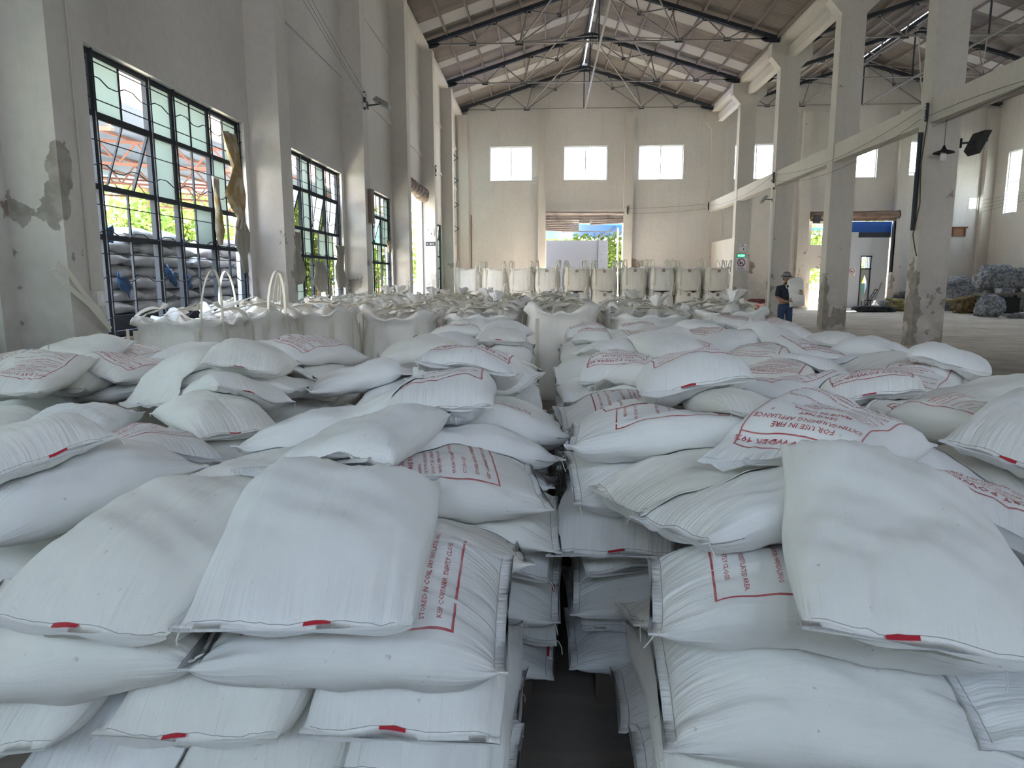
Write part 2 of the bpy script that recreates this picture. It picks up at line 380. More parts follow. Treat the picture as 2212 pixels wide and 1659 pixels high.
roof_slope('ceiling_side_right_slope', XC2+.02, 12.72, XRW+.3, 10.42, [(30, 30.9), (34.4, 35.3), (19, 19.9)], 'corrugated roof sheets over the side hall, right slope')
for xc, nm in ((XC, 'main'), (XC2, 'side')):
    o = MB().box((xc-.03, Y0, 12.715), (xc+.03, YF, 12.72)).build('ridge_light_strip', M_strip); tag(o, 'narrow bright gap strip along the %s roof ridge' % nm, 'light strip')
# purlins
for xa, xc, xb, nm in ((-4.75, XC, 8.6, 'main'), (9.45, XC2, 22.95, 'side')):
    for e in (xa, xb):
        for q in range(8):
            t = q/7.25+.012; x = e+(xc-e)*t; z = 10.42+(12.66-10.42)*t-.02
            if abs(x-xc) < .15: continue
            o = MB().box((x-.03, Y0+.3, z-.08), (x+.03, YF-.02, z+.03)).build('roof_purlin', M_purlin)
            tag(o, 'rusty steel purlin running lengthwise under the %s hall roof sheets' % nm, 'purlin', 'purlins of the %s hall roof' % nm)
# trusses
def truss(xa, xb, xc, y, label, group):
    t = thing('roof_truss', label, 'truss', (0, y, 0), 0, group)
    zt, zb = 12.38, 10.36
    def L(e, f): return (e+(xc-e)*f, 0, zt0+(zt-zt0)*f)
    zt0 = 10.33; D = M_steel
    for e in (xa, xb):
        mb = MB(); mb.bar((e, -.06, zt0), (xc, -.06, zt), .05, .14); mb.bar((e, .06, zt0), (xc, .06, zt), .05, .14)
        mb.build('top_chord', D, t)
        T = lambda f: (e+(xc-e)*f, 0, zt0-.05+(zt-zt0)*f); B = lambda f: (e+(xc-e)*f, 0, zb)
        n1, n2 = B(.29), B(.555); ap = (xc, 0, zt-.1); md = tuple((Vector(n2)+Vector(ap))/2)
        for p, q in ((n1, T(.2)), (n1, T(.41)), (n2, T(.41)), (n2, T(.60)), (n2, ap), (T(.60), md), (T(.8), md)): MB().bar(p, q, .045, .045).build('web_member', M_steel2, t)
        for c, sx, sz in ((n1, .13, .07), (n2, .15, .08), (T(.2), .1, .08), (T(.41), .13, .1), (T(.6), .13, .1), (T(.8), .1, .08), (md, .08, .07)):
            MB().box((c[0]-sx, -.02, c[2]-sz), (c[0]+sx, .02, c[2]+sz)).build('gusset_plate', D, t)
        g = MB()
        s = 1 if e == xa else -1
        g.prism([(e-.1*s, zt0+.1), (e+.1*s, zt0+.16), (e+.75*s, zb+.02), (e+.55*s, zb-.1), (e+.05*s, zb-.17), (e-.1*s, zb-.1)], -.03, .03, 1)
        g.build('heel_plate', D, t)
    MB().bar((xa+.4, 0, zb), (xb-.4, 0, zb), .06, .05).build('bottom_tie', M_steel2, t)
    MB().bar((xc, 0, zt-.1), (xc, 0, zb), .05).box((xc-.28, -.03, zt-.22), (xc+.28, .03, zt+.03)).build('king_post', D, t)
    return t
for i in range(0, 9):
    y = PY[i]+.2 if i < 8 else 37.95
    truss(-4.72, 8.62, XC, y, 'dark steel roof truss spanning the main hall', 'trusses of the main hall')
    truss(9.4, 22.95, XC2, y, 'dark steel roof truss spanning the side hall', 'trusses of the side hall')
for x, nm in ((XC+.05, 'main'), (XC2+.05, 'side')):
    o = MB().bar((x, Y0+.4, 10.32), (x, YF-.3, 10.32), .07, .07).build('ridge_runner_rail', M_steel2); tag(o, 'long pale steel rail joining the truss ties under the %s ridge' % nm, 'rail')
    o = MB().bar((x-.22, Y0+.4, 12.45), (x-.22, YF-.05, 12.45), .06, .12).bar((x+.12, Y0+.4, 12.45), (x+.12, YF-.05, 12.45), .06, .12).build('ridge_purlin', M_steel); tag(o, 'paired dark steel purlins along the ridge of the %s roof' % nm, 'purlin')
for i in (4, 5, 6, 7):     # cross bracing between trusses
    for xc, nm in ((XC, 'main'), (XC2, 'side')):
        for sx in (-1, 1):
            b = MB(); y0, y1 = PY[i]+.2, PY[i+1]+.2
            if i == 7: y1 = 37.9
            b.bar((xc+sx*2.96, y0, 10.4), (xc+.1, y1, 12.3), .045); b.bar((xc+.1, y0, 12.3), (xc+sx*2.96, y1, 10.4), .045)
            o = b.build('cross_brace', M_steel2); tag(o, 'crossed steel braces between two trusses of the %s hall' % nm, 'brace', 'cross braces of the %s roof' % nm)

# ================================================================ windows
def steel_window(num, k, h, missing, opened, label):
    y0, y1, z0, z1 = h; Wd = y1-y0; X = -4.93
    root = thing('window_%d' % num, label, 'window', (X, y0, z0), 0, None, 'structure')
    fs = [0, .19, .435, .56, .78, 1]; ys = [f*Wd for f in fs]
    H = z1-z0; rows = [0, .36*H, .535*H, .785*H, H]
    f = MB(); d = .05
    for y in ys: f.box((-.03, y-.03 if 0 < y < Wd else y-(.0 if y == 0 else .06), 0), (.03, y+.03 if 0 < y < Wd else y+(.06 if y == 0 else 0), H))
    for z in rows: zz = min(max(z, .03), H-.03); f.box((-.029, 0, zz-.03), (.029, Wd, zz+.03))
    f.build('window_frame', M_frame, root)
    thin = MB(); P = MB(); rs = random.Random(num)
    for c in range(5):
        a, b = ys[c]+.03, ys[c+1]-.03
        subs = [a, (a+b)/2, b] if c != 2 else [a, b]
        for r in range(4):
            za, zb = rows[r]+.03, rows[r+1]-.03
            key = (c, r)
            if key in opened:            # top-hung sash swung outward
                ang = opened[key]; s = MB(); g = MB(); dz = zb-za
                def Q(y, t): return (-math.sin(ang)*t, y, zb-math.cos(ang)*t)
                for y in (a, b): s.bar(Q(y, 0), Q(y, dz), .03, .03)
                for t in (0, dz): s.bar(Q(a, t), Q(b, t), .03, .03)
                if c != 2: s.bar(Q((a+b)/2, 0), Q((a+b)/2, dz), .02, .02)
                s.build('open_sash', M_frame, root)
                for q in range(len(subs)-1):
                    if (c, r, q) in missing: continue
                    g.add([Q(subs[q]+.012, .02), Q(subs[q+1]-.012, .02), Q(subs[q+1]-.012, dz-.02), Q(subs[q]+.012, dz-.02)], [(0, 1, 2, 3)])
                if g.V: g.build('open_pane', M_frost, root)
                continue
            if c != 2: thin.box((-.012, (a+b)/2-.012, za), (.012, (a+b)/2+.012, zb))
            for q in range(len(subs)-1):
                if (c, r, q) in missing or (c, r) in missing: continue
                P.box((-.004, subs[q]+.006, za+.004), (0, subs[q+1]-.006, zb-.004))
    if thin.V: thin.build('glazing_bars', M_frame, root)
    P.build('frosted_panes', M_frost, root)
    # security bars, straight and zigzag, on the room side
    g = MB(); dx = .075
    g_z = [.10, .19, .30, .46, .60, .735, .84, .905, .95]
    for qi, q in enumerate([.06, .13, .21, .30, .37, .47, .60, .69, .83, .895, .955]):
        z = q*H; zig = qi in (0, 2, 4, 6, 9) or qi == 7 and num == 1
        if not zig: g.tube([(dx, .0, z), (dx, Wd, z)], .007, 4)
        else:
            n = int(Wd/.15); pts = [(dx, Wd*j/n, z+(.035 if j % 4 in (1, 2) else -.025)) for j in range(n+1)]; g.tube(pts, .007, 4)
    for y in (0.02, ys[1], ys[2], ys[3], ys[4], Wd-.02): g.box((dx-.02, y-.012, 0), (dx-.008, y+.012, H))
    g.build('security_bars', M_frame, root)
    return root
allmiss = lambda c, rr: {(c, r, q) for r in rr for q in (0, 1)}
m1 = {(1, 3, 1), (1, 2, 0), (1, 2, 1), (3, 2, 0), (3, 2, 1), (4, 3, 0), (4, 2, 1), (0, 2, 0), (0, 2, 1), (4, 1, 1), (4, 1, 0)} | allmiss(1, (0, 1)) | allmiss(0, (0, 1)) | allmiss(3, (0,)) | {(2, 0, 0), (2, 1, 0), (3, 1, 0)} | allmiss(4, (0,))
labs = {1: 'nearest steel window, broken panes, sacks piled outside it', 2: 'second steel window from the viewer with frosted panes and zigzag bars',
        3: 'third steel window from the viewer, half its sashes open', 5: 'steel window past the doorway, narrow in view', -1: 'steel window on the left wall behind the viewer, first bay', 0: 'steel window on the left wall beside the viewer', }
labs[4] = 'steel window'
num = 0
for k, h in wins:
    num += 1
    if k == 1: root = steel_window(num, k, h, m1, {(1, 2): .34}, labs[1])
    elif k == 2: steel_window(num, k, h, {(1, 3, 0), (1, 3, 1), (3, 3, 0), (4, 3, 0), (4, 3, 1), (0, 2, 0), (0, 2, 1), (1, 2, 0), (1, 0, 0), (1, 1, 0), (3, 0, 0), (4, 0, 1), (4, 1, 1), (3, 1, 0), (4, 0, 0), (3, 0, 1), (2, 0, 0)}, {(1, 2): .3, (3, 2): .2, (4, 2): .12}, labs[2])
    elif k == 3: steel_window(num, k, h, {(3, 3, 0), (3, 3, 1), (4, 3, 0), (3, 1, 0), (4, 1, 0), (4, 0, 1), (3, 0, 0), (1, 0, 0), (4, 1, 1), (3, 0, 1), (4, 0, 0)}, {(1, 3): .15, (1, 2): .3, (3, 2): .3}, labs[3])
    elif k == 5: steel_window(num, k, h, {(1, 2, 0), (3, 0, 0)}, {(4, 3): .1}, labs[5])
    else: steel_window(num, k, h, {(1, 2, 0), (3, 1, 1), (0, 3, 0)}, {(3, 2): .3}, labs[k])
    struct(MB().box((-5.05, h[0]-.03, h[2]-.05), (-4.77, h[1]+.03, h[2])).build('window_sill', M_colm), 'plaster sill of a left wall window')
# tall window next to the far corner, its sashes folded into the room
num += 1
r = thing('window_%d' % num, 'tall narrow window by the far left corner, sashes folded inward', 'window', (-4.9, 36.1, 3.4), 0, None, 'structure')
f = MB()
for y in (0.03, .8, 1.57): f.box((-.03, y-.03, 0), (.03, y+.03, 4.7))
for z in (0.03, 1.2, 2.35, 3.5, 4.67): f.box((-.029, 0, z-.03), (.029, 1.6, z+.03))
f.build('window_frame', M_winfr, r); g = MB()
for z in (.05, 1.23, 2.38, 3.53): g.box((-.004, .06, z), (0, .77, z+1.1)).box((-.004, .83, z), (0, 1.54, z+1.1))
g.build('frosted_panes', M_frost, r)
for z in (.5, 1.7, 2.9, 4.0):
    s = MB(); s.bar((.1, .1, z), (.46, .1, z+.24), .03); s.bar((.46, .1, z+.24), (.1, .1, z+.45), .03); s.build('open_sash', M_frame, r)
# far wall windows: two clear sliding lights each
def slide_window(x0, x1, z0, z1, label, fm=M_winfr):
    global num
    num += 1
    r = thing('window_%d' % num, label, 'window', (x0, YF+.12, z0), 0, None, 'structure'); W_, H_ = x1-x0, z1-z0; f = MB()
    for a in (0, W_-.05): f.box((a, -.04, 0), (a+.05, .04, H_))
    for z in (0, H_-.05): f.box((0.05, -.04, z), (W_-.05, .04, z+.05))
    f.box((W_/2-.025, -.03, .05), (W_/2+.025, .03, H_-.05)); f.build('window_frame', fm, r)
    MB().box((.05, -.003, .05), (W_-.05, .003, H_-.05)).build('window_pane', M_glass, r)
    MB().box((-.03, -.16, -.06), (W_+.03, -.05, 0)).build('window_sill', M_colm, r)
for h, lb in zip(fh[:5], ('left of the three high windows over the doorway wall', 'middle high window, above the broken shutter doorway', 'right high window on the main gable, nearest the columns', 'high window of the side gable behind the last columns', 'high window of the side gable above the booth doorway')):
    slide_window(*h, lb)
def louvre_window(loc, W_, H_, axis, label, lo=0.5):
    global num
    num += 1
    r = thing('window_%d' % num, label, 'window', loc, PI/2 if axis == 0 else 0, None, 'structure'); f = MB()
    for a in (0, W_-.04): f.box((a, -.03, 0), (a+.04, .03, H_))
    for z in (0, H_*lo-.02, H_-.04): f.box((.04, -.03, z), (W_-.04, .03, z+.04))
    f.box((W_/2-.015, -.02, .04), (W_/2+.015, .02, H_*lo-.02)); f.build('window_frame', M_winfr, r)
    s = MB(); n = int(H_*(1-lo)/.16)
    for j in range(n):
        z = H_*lo+.06+j*.16; s.add([(.04, .03, z), (W_-.04, .03, z), (W_-.04, -.05, z+.1), (.04, -.05, z+.1)], [(0, 1, 2, 3)])
    s.build('louvre_slats', M_frost, r)
    MB().box((.04, -.002, .04), (W_-.04, .002, H_*lo-.02)).build('window_pane', M_frost if lo < .3 else M_glass, r)
louvre_window((18.85, YF+.1, 6.86), .75, 1.71, 1, 'slim louvred window on the side gable right of the booth doorway', .1)
louvre_window((22.1, YF+.1, 5.1), .45, .65, 1, 'small louvred vent window near the far right corner', .1)
for j, h in enumerate(rh):
    louvre_window((XRW+.12, h[0], h[2]), 1.0, 3.0, 0, 'tall narrow right wall window, louvred above, %s from the far corner' % ['first', 'second', 'third', 'fourth', 'fifth', 'sixth', 'seventh', 'eighth', 'ninth'][j])
# ================================================================ woven sacks, dropped one after another on a height field
def sep_u(m, uvn):
    s = N(m, 'ShaderNodeSeparateXYZ'); LK(m, uvn.outputs[0], s.inputs[0]); return s.outputs[0]
def sack_mat(name, base, dirt):
    m = newmat(name, base, .55, .3); nt = m.node_tree
    uvn = N(m, 'ShaderNodeUVMap'); oi = N(m, 'ShaderNodeObjectInfo')
    c = mix(m, mth(m, 'MULTIPLY', oi.outputs['Random'], .9), (.90, .91, .92), (.87, .86, .81))
    d = noise_fac(m, 5, 6, 'Object', lo=.5, hi=.75); c = mix(m, mth(m, 'MULTIPLY', d, .16), c, dirt)
    d2 = noise_fac(m, 38, 3, 'Object', lo=.70, hi=.78); c = mix(m, mth(m, 'MULTIPLY', d2, .45), c, (.30, .25, .20))
    LK(m, c, bsdf(m).inputs['Base Color'])
    # folds running in from the sewn ends, and the woven tape texture
    mp = N(m, 'ShaderNodeMapping'); mp.inputs['Scale'].default_value = (1.6, 20, 1); LK(m, uvn.outputs[0], mp.inputs[0])
    n1 = N(m, 'ShaderNodeTexNoise'); n1.inputs['Scale'].default_value = 1.5; n1.inputs['Detail'].default_value = 5; LK(m, mp.outputs[0], n1.inputs['Vector'])
    n2 = N(m, 'ShaderNodeTexNoise'); n2.inputs['Scale'].default_value = 7; n2.inputs['Detail'].default_value = 4; n2.inputs['Distortion'].default_value = 1.2; LK(m, uvn.outputs[0], n2.inputs['Vector'])
    sep = N(m, 'ShaderNodeSeparateXYZ'); LK(m, uvn.outputs[0], sep.inputs[0])
    def weave(o, f): return mth(m, 'SINE', mth(m, 'MULTIPLY', o, f))
    wv = mth(m, 'MULTIPLY', weave(mth(m, 'ADD', sep.outputs[0], sep.outputs[1]), 1500), weave(mth(m, 'SUBTRACT', sep.outputs[0], sep.outputs[1]), 1500))
    mp2 = N(m, 'ShaderNodeMapping'); mp2.inputs['Scale'].default_value = (3.5, 62, 1); LK(m, uvn.outputs[0], mp2.inputs[0])
    n3 = N(m, 'ShaderNodeTexNoise'); n3.inputs['Scale'].default_value = 1; n3.inputs['Detail'].default_value = 3; LK(m, mp2.outputs[0], n3.inputs['Vector'])
    ab = mth(m, 'ABSOLUTE', sep_u(m, uvn)); fr = N(m, 'ShaderNodeMapRange'); fr.interpolation_type = 'SMOOTHSTEP'; fr.inputs[1].default_value = .16; fr.inputs[2].default_value = .36; LK(m, ab, fr.inputs[0])
    pl = mth(m, 'MULTIPLY', n3.outputs[0], mth(m, 'MULTIPLY', fr.outputs[0], 1.7))
    h = mth(m, 'ADD', pl, mth(m, 'ADD', mth(m, 'ADD', mth(m, 'MULTIPLY', n1.outputs[0], .8), mth(m, 'MULTIPLY', n2.outputs[0], .35)), mth(m, 'MULTIPLY', wv, .03)))
    bump(m, h, .012, .55)
    return m
M_sack = sack_mat('white_woven_plastic', (.8, .8, .78), (.58, .53, .45))
M_print = newmat('faded_red_print', (.50, .10, .11), .6, .2)
_c = mix(M_print, noise_fac(M_print, 14, 4, 'Object', lo=.4, hi=.75), (.48, .075, .09), (.66, .38, .37)); LK(M_print, _c, bsdf(M_print).inputs['Base Color'])
M_red = newmat('red_label_film', (.52, .03, .05), .45, .3)
M_thread = newmat('white_thread', (.78, .77, .72), .8, .2)
M_web = newmat('cream_webbing', (.66, .63, .54), .75, .2)
M_stitch = newmat('grey_stitching', (.42, .41, .39), .8, .1)

GX0, GY0, GS = -5.0, .6, .016
GNX, GNY = int(10.0/GS), int(10.2/GS)
HF = np.zeros((GNY, GNX), dtype=np.float32)
def hs(x, y):
    fx = np.clip((x-GX0)/GS, 0, GNX-1.01); fy = np.clip((y-GY0)/GS, 0, GNY-1.01)
    i = fx.astype(int); j = fy.astype(int); a = fx-i; b = fy-j
    return HF[j, i]*(1-a)*(1-b)+HF[j, i+1]*a*(1-b)+HF[j+1, i]*(1-a)*b+HF[j+1, i+1]*a*b
def blur(a, n):
    for _ in range(n):
        p = np.pad(a, 1, mode='edge'); a = (p[:-2, 1:-1]+p[2:, 1:-1]+p[1:-1, :-2]+p[1:-1, 2:]+4*p[1:-1, 1:-1])/8
    return a
def upsample(a, k):
    n, m = a.shape; ii = np.linspace(0, n-1, (n-1)*k+1); jj = np.linspace(0, m-1, (m-1)*k+1)
    i0 = np.minimum(ii.astype(int), n-2); j0 = np.minimum(jj.astype(int), m-2); fi = (ii-i0)[:, None]; fj = (jj-j0)[None]
    return (a[i0][:, j0]*(1-fi)+a[i0+1][:, j0]*fi)*(1-fj)+(a[i0][:, j0+1]*(1-fi)+a[i0+1][:, j0+1]*fi)*fj
def splat(X, Y, Z, k=3):
    X, Y, Z = (upsample(a, k) for a in (X, Y, Z))
    i = np.clip(((X-GX0)/GS+.5).astype(int), 0, GNX-1); j = np.clip(((Y-GY0)/GS+.5).astype(int), 0, GNY-1)
    np.maximum.at(HF, (j.ravel(), i.ravel()), Z.ravel().astype(np.float32))
class Sack: pass
def make_sack(x, y, yaw, L=.72, W=.44, T=.165, seed=0, nu=36, nv=44, s0=0., s1=0., lift=0., zmin=None, tilt=0., zfix=None, bend=0., droop=.022):
    R = np.random.RandomState(seed % 100000); yaw = math.radians(yaw)
    # along: finer towards the ends
    t = np.linspace(-1, 1, nu); s = np.sign(t)*(1-(1-np.abs(t))**1.5); s = np.concatenate([[-1], s, [1]])
    lip = np.zeros(nu+2); lip[0] = -1; lip[-1] = 1
    fill = np.where(s < 0, (-s)/(1-.55*s0), s/(1-.55*s1)); fill = np.clip(fill, 0, 1)
    e = (1-fill**2.7)**.6
    th = np.linspace(0, 2*PI, nv, endpoint=False)+PI/nv
    hw = W/2*(.985+.035*(1-s**2)-.02*np.abs(s)**8)+.012*np.sin(s*PI+R.rand()*6)*(1-np.abs(s))
    hw = hw*(1+.03*(1-e))
    ph = R.rand(12)*6.28
    ht = T/2*e*(1+.10*np.sin(2.3*s+ph[0]))
    cx = np.cos(th); sx = np.sin(th)
    ex = .78; VX = np.sign(cx)*np.abs(cx)**ex; ZX = np.sign(sx)*np.abs(sx)**.93
    u = (s*L/2+lip*.022)[:, None]*np.ones((1, nv)); v = hw[:, None]*VX[None]; zz = ht[:, None]*ZX[None]
    vn = VX[None]*np.ones((nu+2, 1)); sg = s[:, None]
    # lumps of powder
    lump = .010*np.sin(5.1*u/.36+3.1*vn+ph[1])*np.cos(2.7*vn-2*sg+ph[2])+.006*np.sin(9*sg+ph[3])*np.sin(5*vn+ph[4])+.004*np.sin(17*sg+6*vn+ph[7])*np.sin(13*vn-4*sg+ph[8])
    zz = zz+lump*(e[:, None])*np.sign(ZX)[None]*(np.abs(ZX)[None]**.5)
    # gathers at the sewn ends
    dist = (1-np.abs(s))*L/2
    g = np.zeros((nu+2, nv))
    for q in range(5):
        f = 14+R.rand()*26; g += np.sin(f*vn+ph[q+5]+np.sign(sg)*q*1.7)*(.5+R.rand())
    g = g/3.2*np.exp(-dist/.11)[:, None]*(.0115)*np.clip(e, 0, 1)[:, None]**.5
    zz = zz+g*np.sign(ZX)[None]
    # crumpled slack ends
    slk = np.where(s < 0, s0, s1); cr = (np.clip((np.abs(s)-(1-.62*slk))/(.62*slk+1e-6), 0, 1)*(slk > .05))[:, None]
    rr = np.zeros((nu+2, nv))
    for q in range(7):
        a_, b_ = 3+R.rand()*9, 2+R.rand()*9; w_ = 1/(1+.14*(a_+b_)); rr += w_*np.abs(np.sin(a_*vn+b_*sg*1.3+ph[q]))*np.sign(np.sin(3*vn+ph[q+1])+.4)
    rr = rr/3*.045
    mid = rr*cr+.006*np.sin(7*vn+ph[9])*(1-e[:, None])
    v = v*(1-.16*cr*np.abs(np.sin(5*sg+ph[6])))
    flat = np.clip(1-e*6, 0, 1)[:, None]; zz = zz*(1-flat)+np.sign(ZX)[None]*.0035*flat
    # corners of the seam pulled to points
    ear = (np.abs(vn)**6)*np.exp(-dist/.03)[:, None]; u = u+np.sign(sg)*.012*ear; mid = mid+(R.rand()*.03-.005)*ear
    # bend sideways
    v = v+bend*(sg**2)*.1
    c_, s_ = math.cos(yaw), math.sin(yaw)
    X = x+u*c_-v*s_; Y = y+u*s_+v*c_
    # resting surface
    gu = np.linspace(-.9, .9, 13); gv = np.linspace(-.86, .86, 9); GU, GV = np.meshgrid(gu*L/2, gv*W/2, indexing='ij')
    SX = x+GU*c_-GV*s_; SY = y+GU*s_+GV*c_; S = hs(SX, SY).astype(float)
    if zmin is not None: S = np.maximum(S, zmin)
    S = np.maximum(S, np.percentile(S, 82)-.10)
    A = np.stack([np.ones(S.size), GU.ravel(), GV.ravel()], 1); k_, *_ = np.linalg.lstsq(A, S.ravel(), rcond=None)
    k_[1] = np.clip(k_[1], -.45, .45); k_[2] = np.clip(k_[2], -.45, .45)
    plane = (A@k_).reshape(S.shape); plane += (S-plane).mean()
    Mg = .4*plane+.6*blur(S, 14)
    eg = (1-np.abs(gu)**2.7)**.6
    bot = Mg-(T/2)*eg[:, None]*(1-np.abs(gv)**2.4)[None]**.5
    Mg = Mg+np.percentile(S-bot, 60)+lift
    # evaluate Mg over the whole sack
    fu = np.clip((u/(L/2)+.9)/1.8*12, 0, 12); fv = np.clip((v/(W/2)+.86)/1.72*8, 0, 8)
    i0 = np.minimum(fu.astype(int), 11); j0 = np.minimum(fv.astype(int), 7); a = fu-i0; b = fv-j0
    ms = Mg[i0, j0]*(1-a)*(1-b)+Mg[i0+1, j0]*a*(1-b)+Mg[i0, j0+1]*(1-a)*b+Mg[i0+1, j0+1]*a*b
    ms = ms-droop*np.abs(sg)**2.5
    Hh = hs(X, Y); 
    if zmin is not None: pass
    ms = ms*(1-.75*cr)+(np.maximum(Hh, Mg.mean()-T*1.1)+.008)*.75*cr
    Z = ms+zz+mid
    up = (ZX > 0)[None]
    need = np.maximum(0, Hh+.002+np.where(up, .004, 0)-Z); need = np.minimum(need, .16)
    # smooth (wrap around the girth)
    nb = need.copy()
    for _ in range(4):
        nb = (np.roll(nb, 1, 1)+np.roll(nb, -1, 1)+2*nb)/4; p = np.pad(nb, ((1, 1), (0, 0)), mode='edge'); nb = (p[:-2]+p[2:]+2*nb)/4
    Z = Z+np.maximum(need, nb)
    top = np.where(ZX > 0)[0]
    splat(X[:, top], Y[:, top], Z[:, top], 2 if nu > 60 else 3)
    k = Sack(); k.X, k.Y, k.Z, k.s, k.L, k.W, k.nu, k.nv, k.th, k.yaw, k.u, k.v = X, Y, Z, s, L, W, nu+2, nv, th, yaw, u, v
    k.c = (x, y, float(Z[nu//2].mean()))
    # arc length of the middle ring, for lettering and texture
    mi = (nu+2)//2; P = np.stack([X[mi], Y[mi], Z[mi]], 1); d = np.linalg.norm(np.roll(P, -1, 0)-P, axis=1); k.arc = np.concatenate([[0], np.cumsum(d)])
    return k
def sack_mesh(k, name='sack'):
    nu, nv = k.nu, k.nv; c = np.array(k.c)
    V = np.stack([k.X, k.Y, k.Z], 2).reshape(-1, 3)-c
    ends = np.array([V[:nv].mean(0), V[-nv:].mean(0)]); V = np.concatenate([V, ends])
    i = np.arange(nu-1)[:, None]; j = np.arange(nv)[None]; jn = (j+1) % nv
    F = np.stack([i*nv+j, i*nv+jn, (i+1)*nv+jn, (i+1)*nv+j], 2).reshape(-1, 4)[:, ::-1]
    j = np.arange(nv); jn = (j+1) % nv; E0 = np.stack([np.full(nv, nu*nv), jn, j], 1); E1 = np.stack([np.full(nv, nu*nv+1), (nu-1)*nv+j, (nu-1)*nv+jn], 1)
    me = bpy.data.meshes.new(name); n4, n3 = len(F), 2*nv
    me.vertices.add(len(V)); me.vertices.foreach_set('co', V.astype(np.float32).ravel())
    lv = np.concatenate([F.ravel(), E0.ravel(), E1.ravel()]).astype(np.int32); me.loops.add(len(lv)); me.loops.foreach_set('vertex_index', lv)
    me.polygons.add(n4+n3); me.polygons.foreach_set('loop_start', np.concatenate([np.arange(n4)*4, n4*4+np.arange(n3)*3]).astype(np.int32)); me.update(calc_edges=True)
    arc = np.broadcast_to(k.arc[:-1][None], (nu, nv)); uv = np.stack([k.u, np.abs(arc-k.arc[-1]/2)], 2).reshape(-1, 2); uv = np.concatenate([uv, [[0, 0], [0, 0]]])
    l = me.uv_layers.new(name='UVMap'); l.data.foreach_set('uv', uv[lv].astype(np.float32).ravel())
    me.polygons.foreach_set('use_smooth', np.ones(n4+n3, dtype=bool)); me.materials.append(M_sack); return me
def on_sack(k, uu, ww, off=.0018):
    """point on the upper face: uu metres along, ww metres around the girth from the crown line"""
    nu, nv = k.nu, k.nv; q = nv/4-.5; i0 = int(q); crown = k.arc[i0]+(k.arc[i0+1]-k.arc[i0])*(q-i0); tot = k.arc[-1]
    a = (crown-ww) % tot; jj = np.interp(a, k.arc, np.arange(nv+1))
    ii = np.interp(uu, k.u[:, i0], np.arange(nu))
    i = np.minimum(ii.astype(int), nu-2); j = jj.astype(int); fi = ii-i; fj = jj-j; j = j % nv; jn = (j+1) % nv
    P = []
    for A in (k.X, k.Y, k.Z): P.append(A[i, j]*(1-fi)*(1-fj)+A[i+1, j]*fi*(1-fj)+A[i, jn]*(1-fi)*fj+A[i+1, jn]*fi*fj)
    P = np.stack(P, 1)
    G = np.stack([k.X, k.Y, k.Z], 2); du = G[i+1, j]-G[i, j]; dv = G[i, jn]-G[i, j]; n = np.cross(dv, du); n /= (np.linalg.norm(n, axis=1)[:, None]+1e-9)
    return P+n*off-np.array(k.c)
# lettering template (x along the reading line, y down the page), converted once
def text_mesh(lines, frames, res=1):
    dg = None; V = []; F = []
    for (txt, size, x, y, al) in lines:
        cu = bpy.data.curves.new('t', 'FONT'); cu.body = txt; cu.size = size; cu.align_x = al; cu.resolution_u = res; cu.fill_mode = 'FRONT'; cu.space_character = 1.04; cu.offset = size*.014
        o = bpy.data.objects.new('t', cu); col.objects.link(o); bpy.context.view_layer.update()
        me = bpy.data.meshes.new_from_object(o.evaluated_get(bpy.context.evaluated_depsgraph_get()))
        n = len(V); V += [(v.co.x+x, v.co.y+y) for v in me.vertices]; F += [tuple(i+n for i in p.vertices) for p in me.polygons]
        bpy.data.objects.remove(o); bpy.data.curves.remove(cu); bpy.data.meshes.remove(me)
    for (x0, y0, x1, y1, t) in frames:
        L_ = math.hypot(x1-x0, y1-y0); m = max(2, int(L_/.018)); nx, ny = -(y1-y0)/L_*t/2, (x1-x0)/L_*t/2; n = len(V)
        for i in range(m+1):
            f = i/m; px, py = x0+(x1-x0)*f, y0+(y1-y0)*f; V += [(px+nx, py+ny), (px-nx, py-ny)]
        F += [(n+2*i, n+2*i+1, n+2*i+3, n+2*i+2) for i in range(m)]
    return np.array(V), F
def page(res):
    W2, top, bot = .185, .265, -.225
    Ls = [('ABC DRY POWDER 40%', .036, 0, .215, 'CENTER'), ('FOR USE IN FIRE', .026, 0, .168, 'CENTER'), ('EXTINGUISHING APPLIANCE', .026, 0, .137, 'CENTER'),
          ('25KG NET', .026, -.02, .098, 'CENTER'), ('F', .02, .13, .098, 'CENTER'), ('MADE IN CHINA', .024, -.02, .066, 'CENTER'),
          ('WARNING:', .015, -.165, .038, 'LEFT'), ('USE WITH ADEQUATE VENTILATION', .0155, -.165, .017, 'LEFT'), ('DO NOT EAT, DRINK OR SMOKE', .0155, -.165, -.007, 'LEFT'),
          ('WHEN USING THIS PRODUCT.', .0155, -.165, -.031, 'LEFT'), ('WASH THOROUGHLY AFTER HANDLING', .0165, -.165, -.078, 'LEFT'),
          ('STORAGE', .0185, -.165, -.116, 'LEFT'), ('STORED IN COOL, DRY VENTILATED AREA.', .0165, -.165, -.158, 'LEFT'), ('KEEP CONTAINER TIGHTLY CLOSED.', .0165, -.165, -.198, 'LEFT')]
    t = .0055
    Fr = [(-W2, bot, W2, bot, t), (-W2, top, W2, top, t), (-W2, bot-t/2, -W2, top+t/2, t), (W2, bot-t/2, W2, top+t/2, t), (-W2, .203, W2, .203, .003)]
    return text_mesh(Ls, Fr, res)
PAGE = page(1)
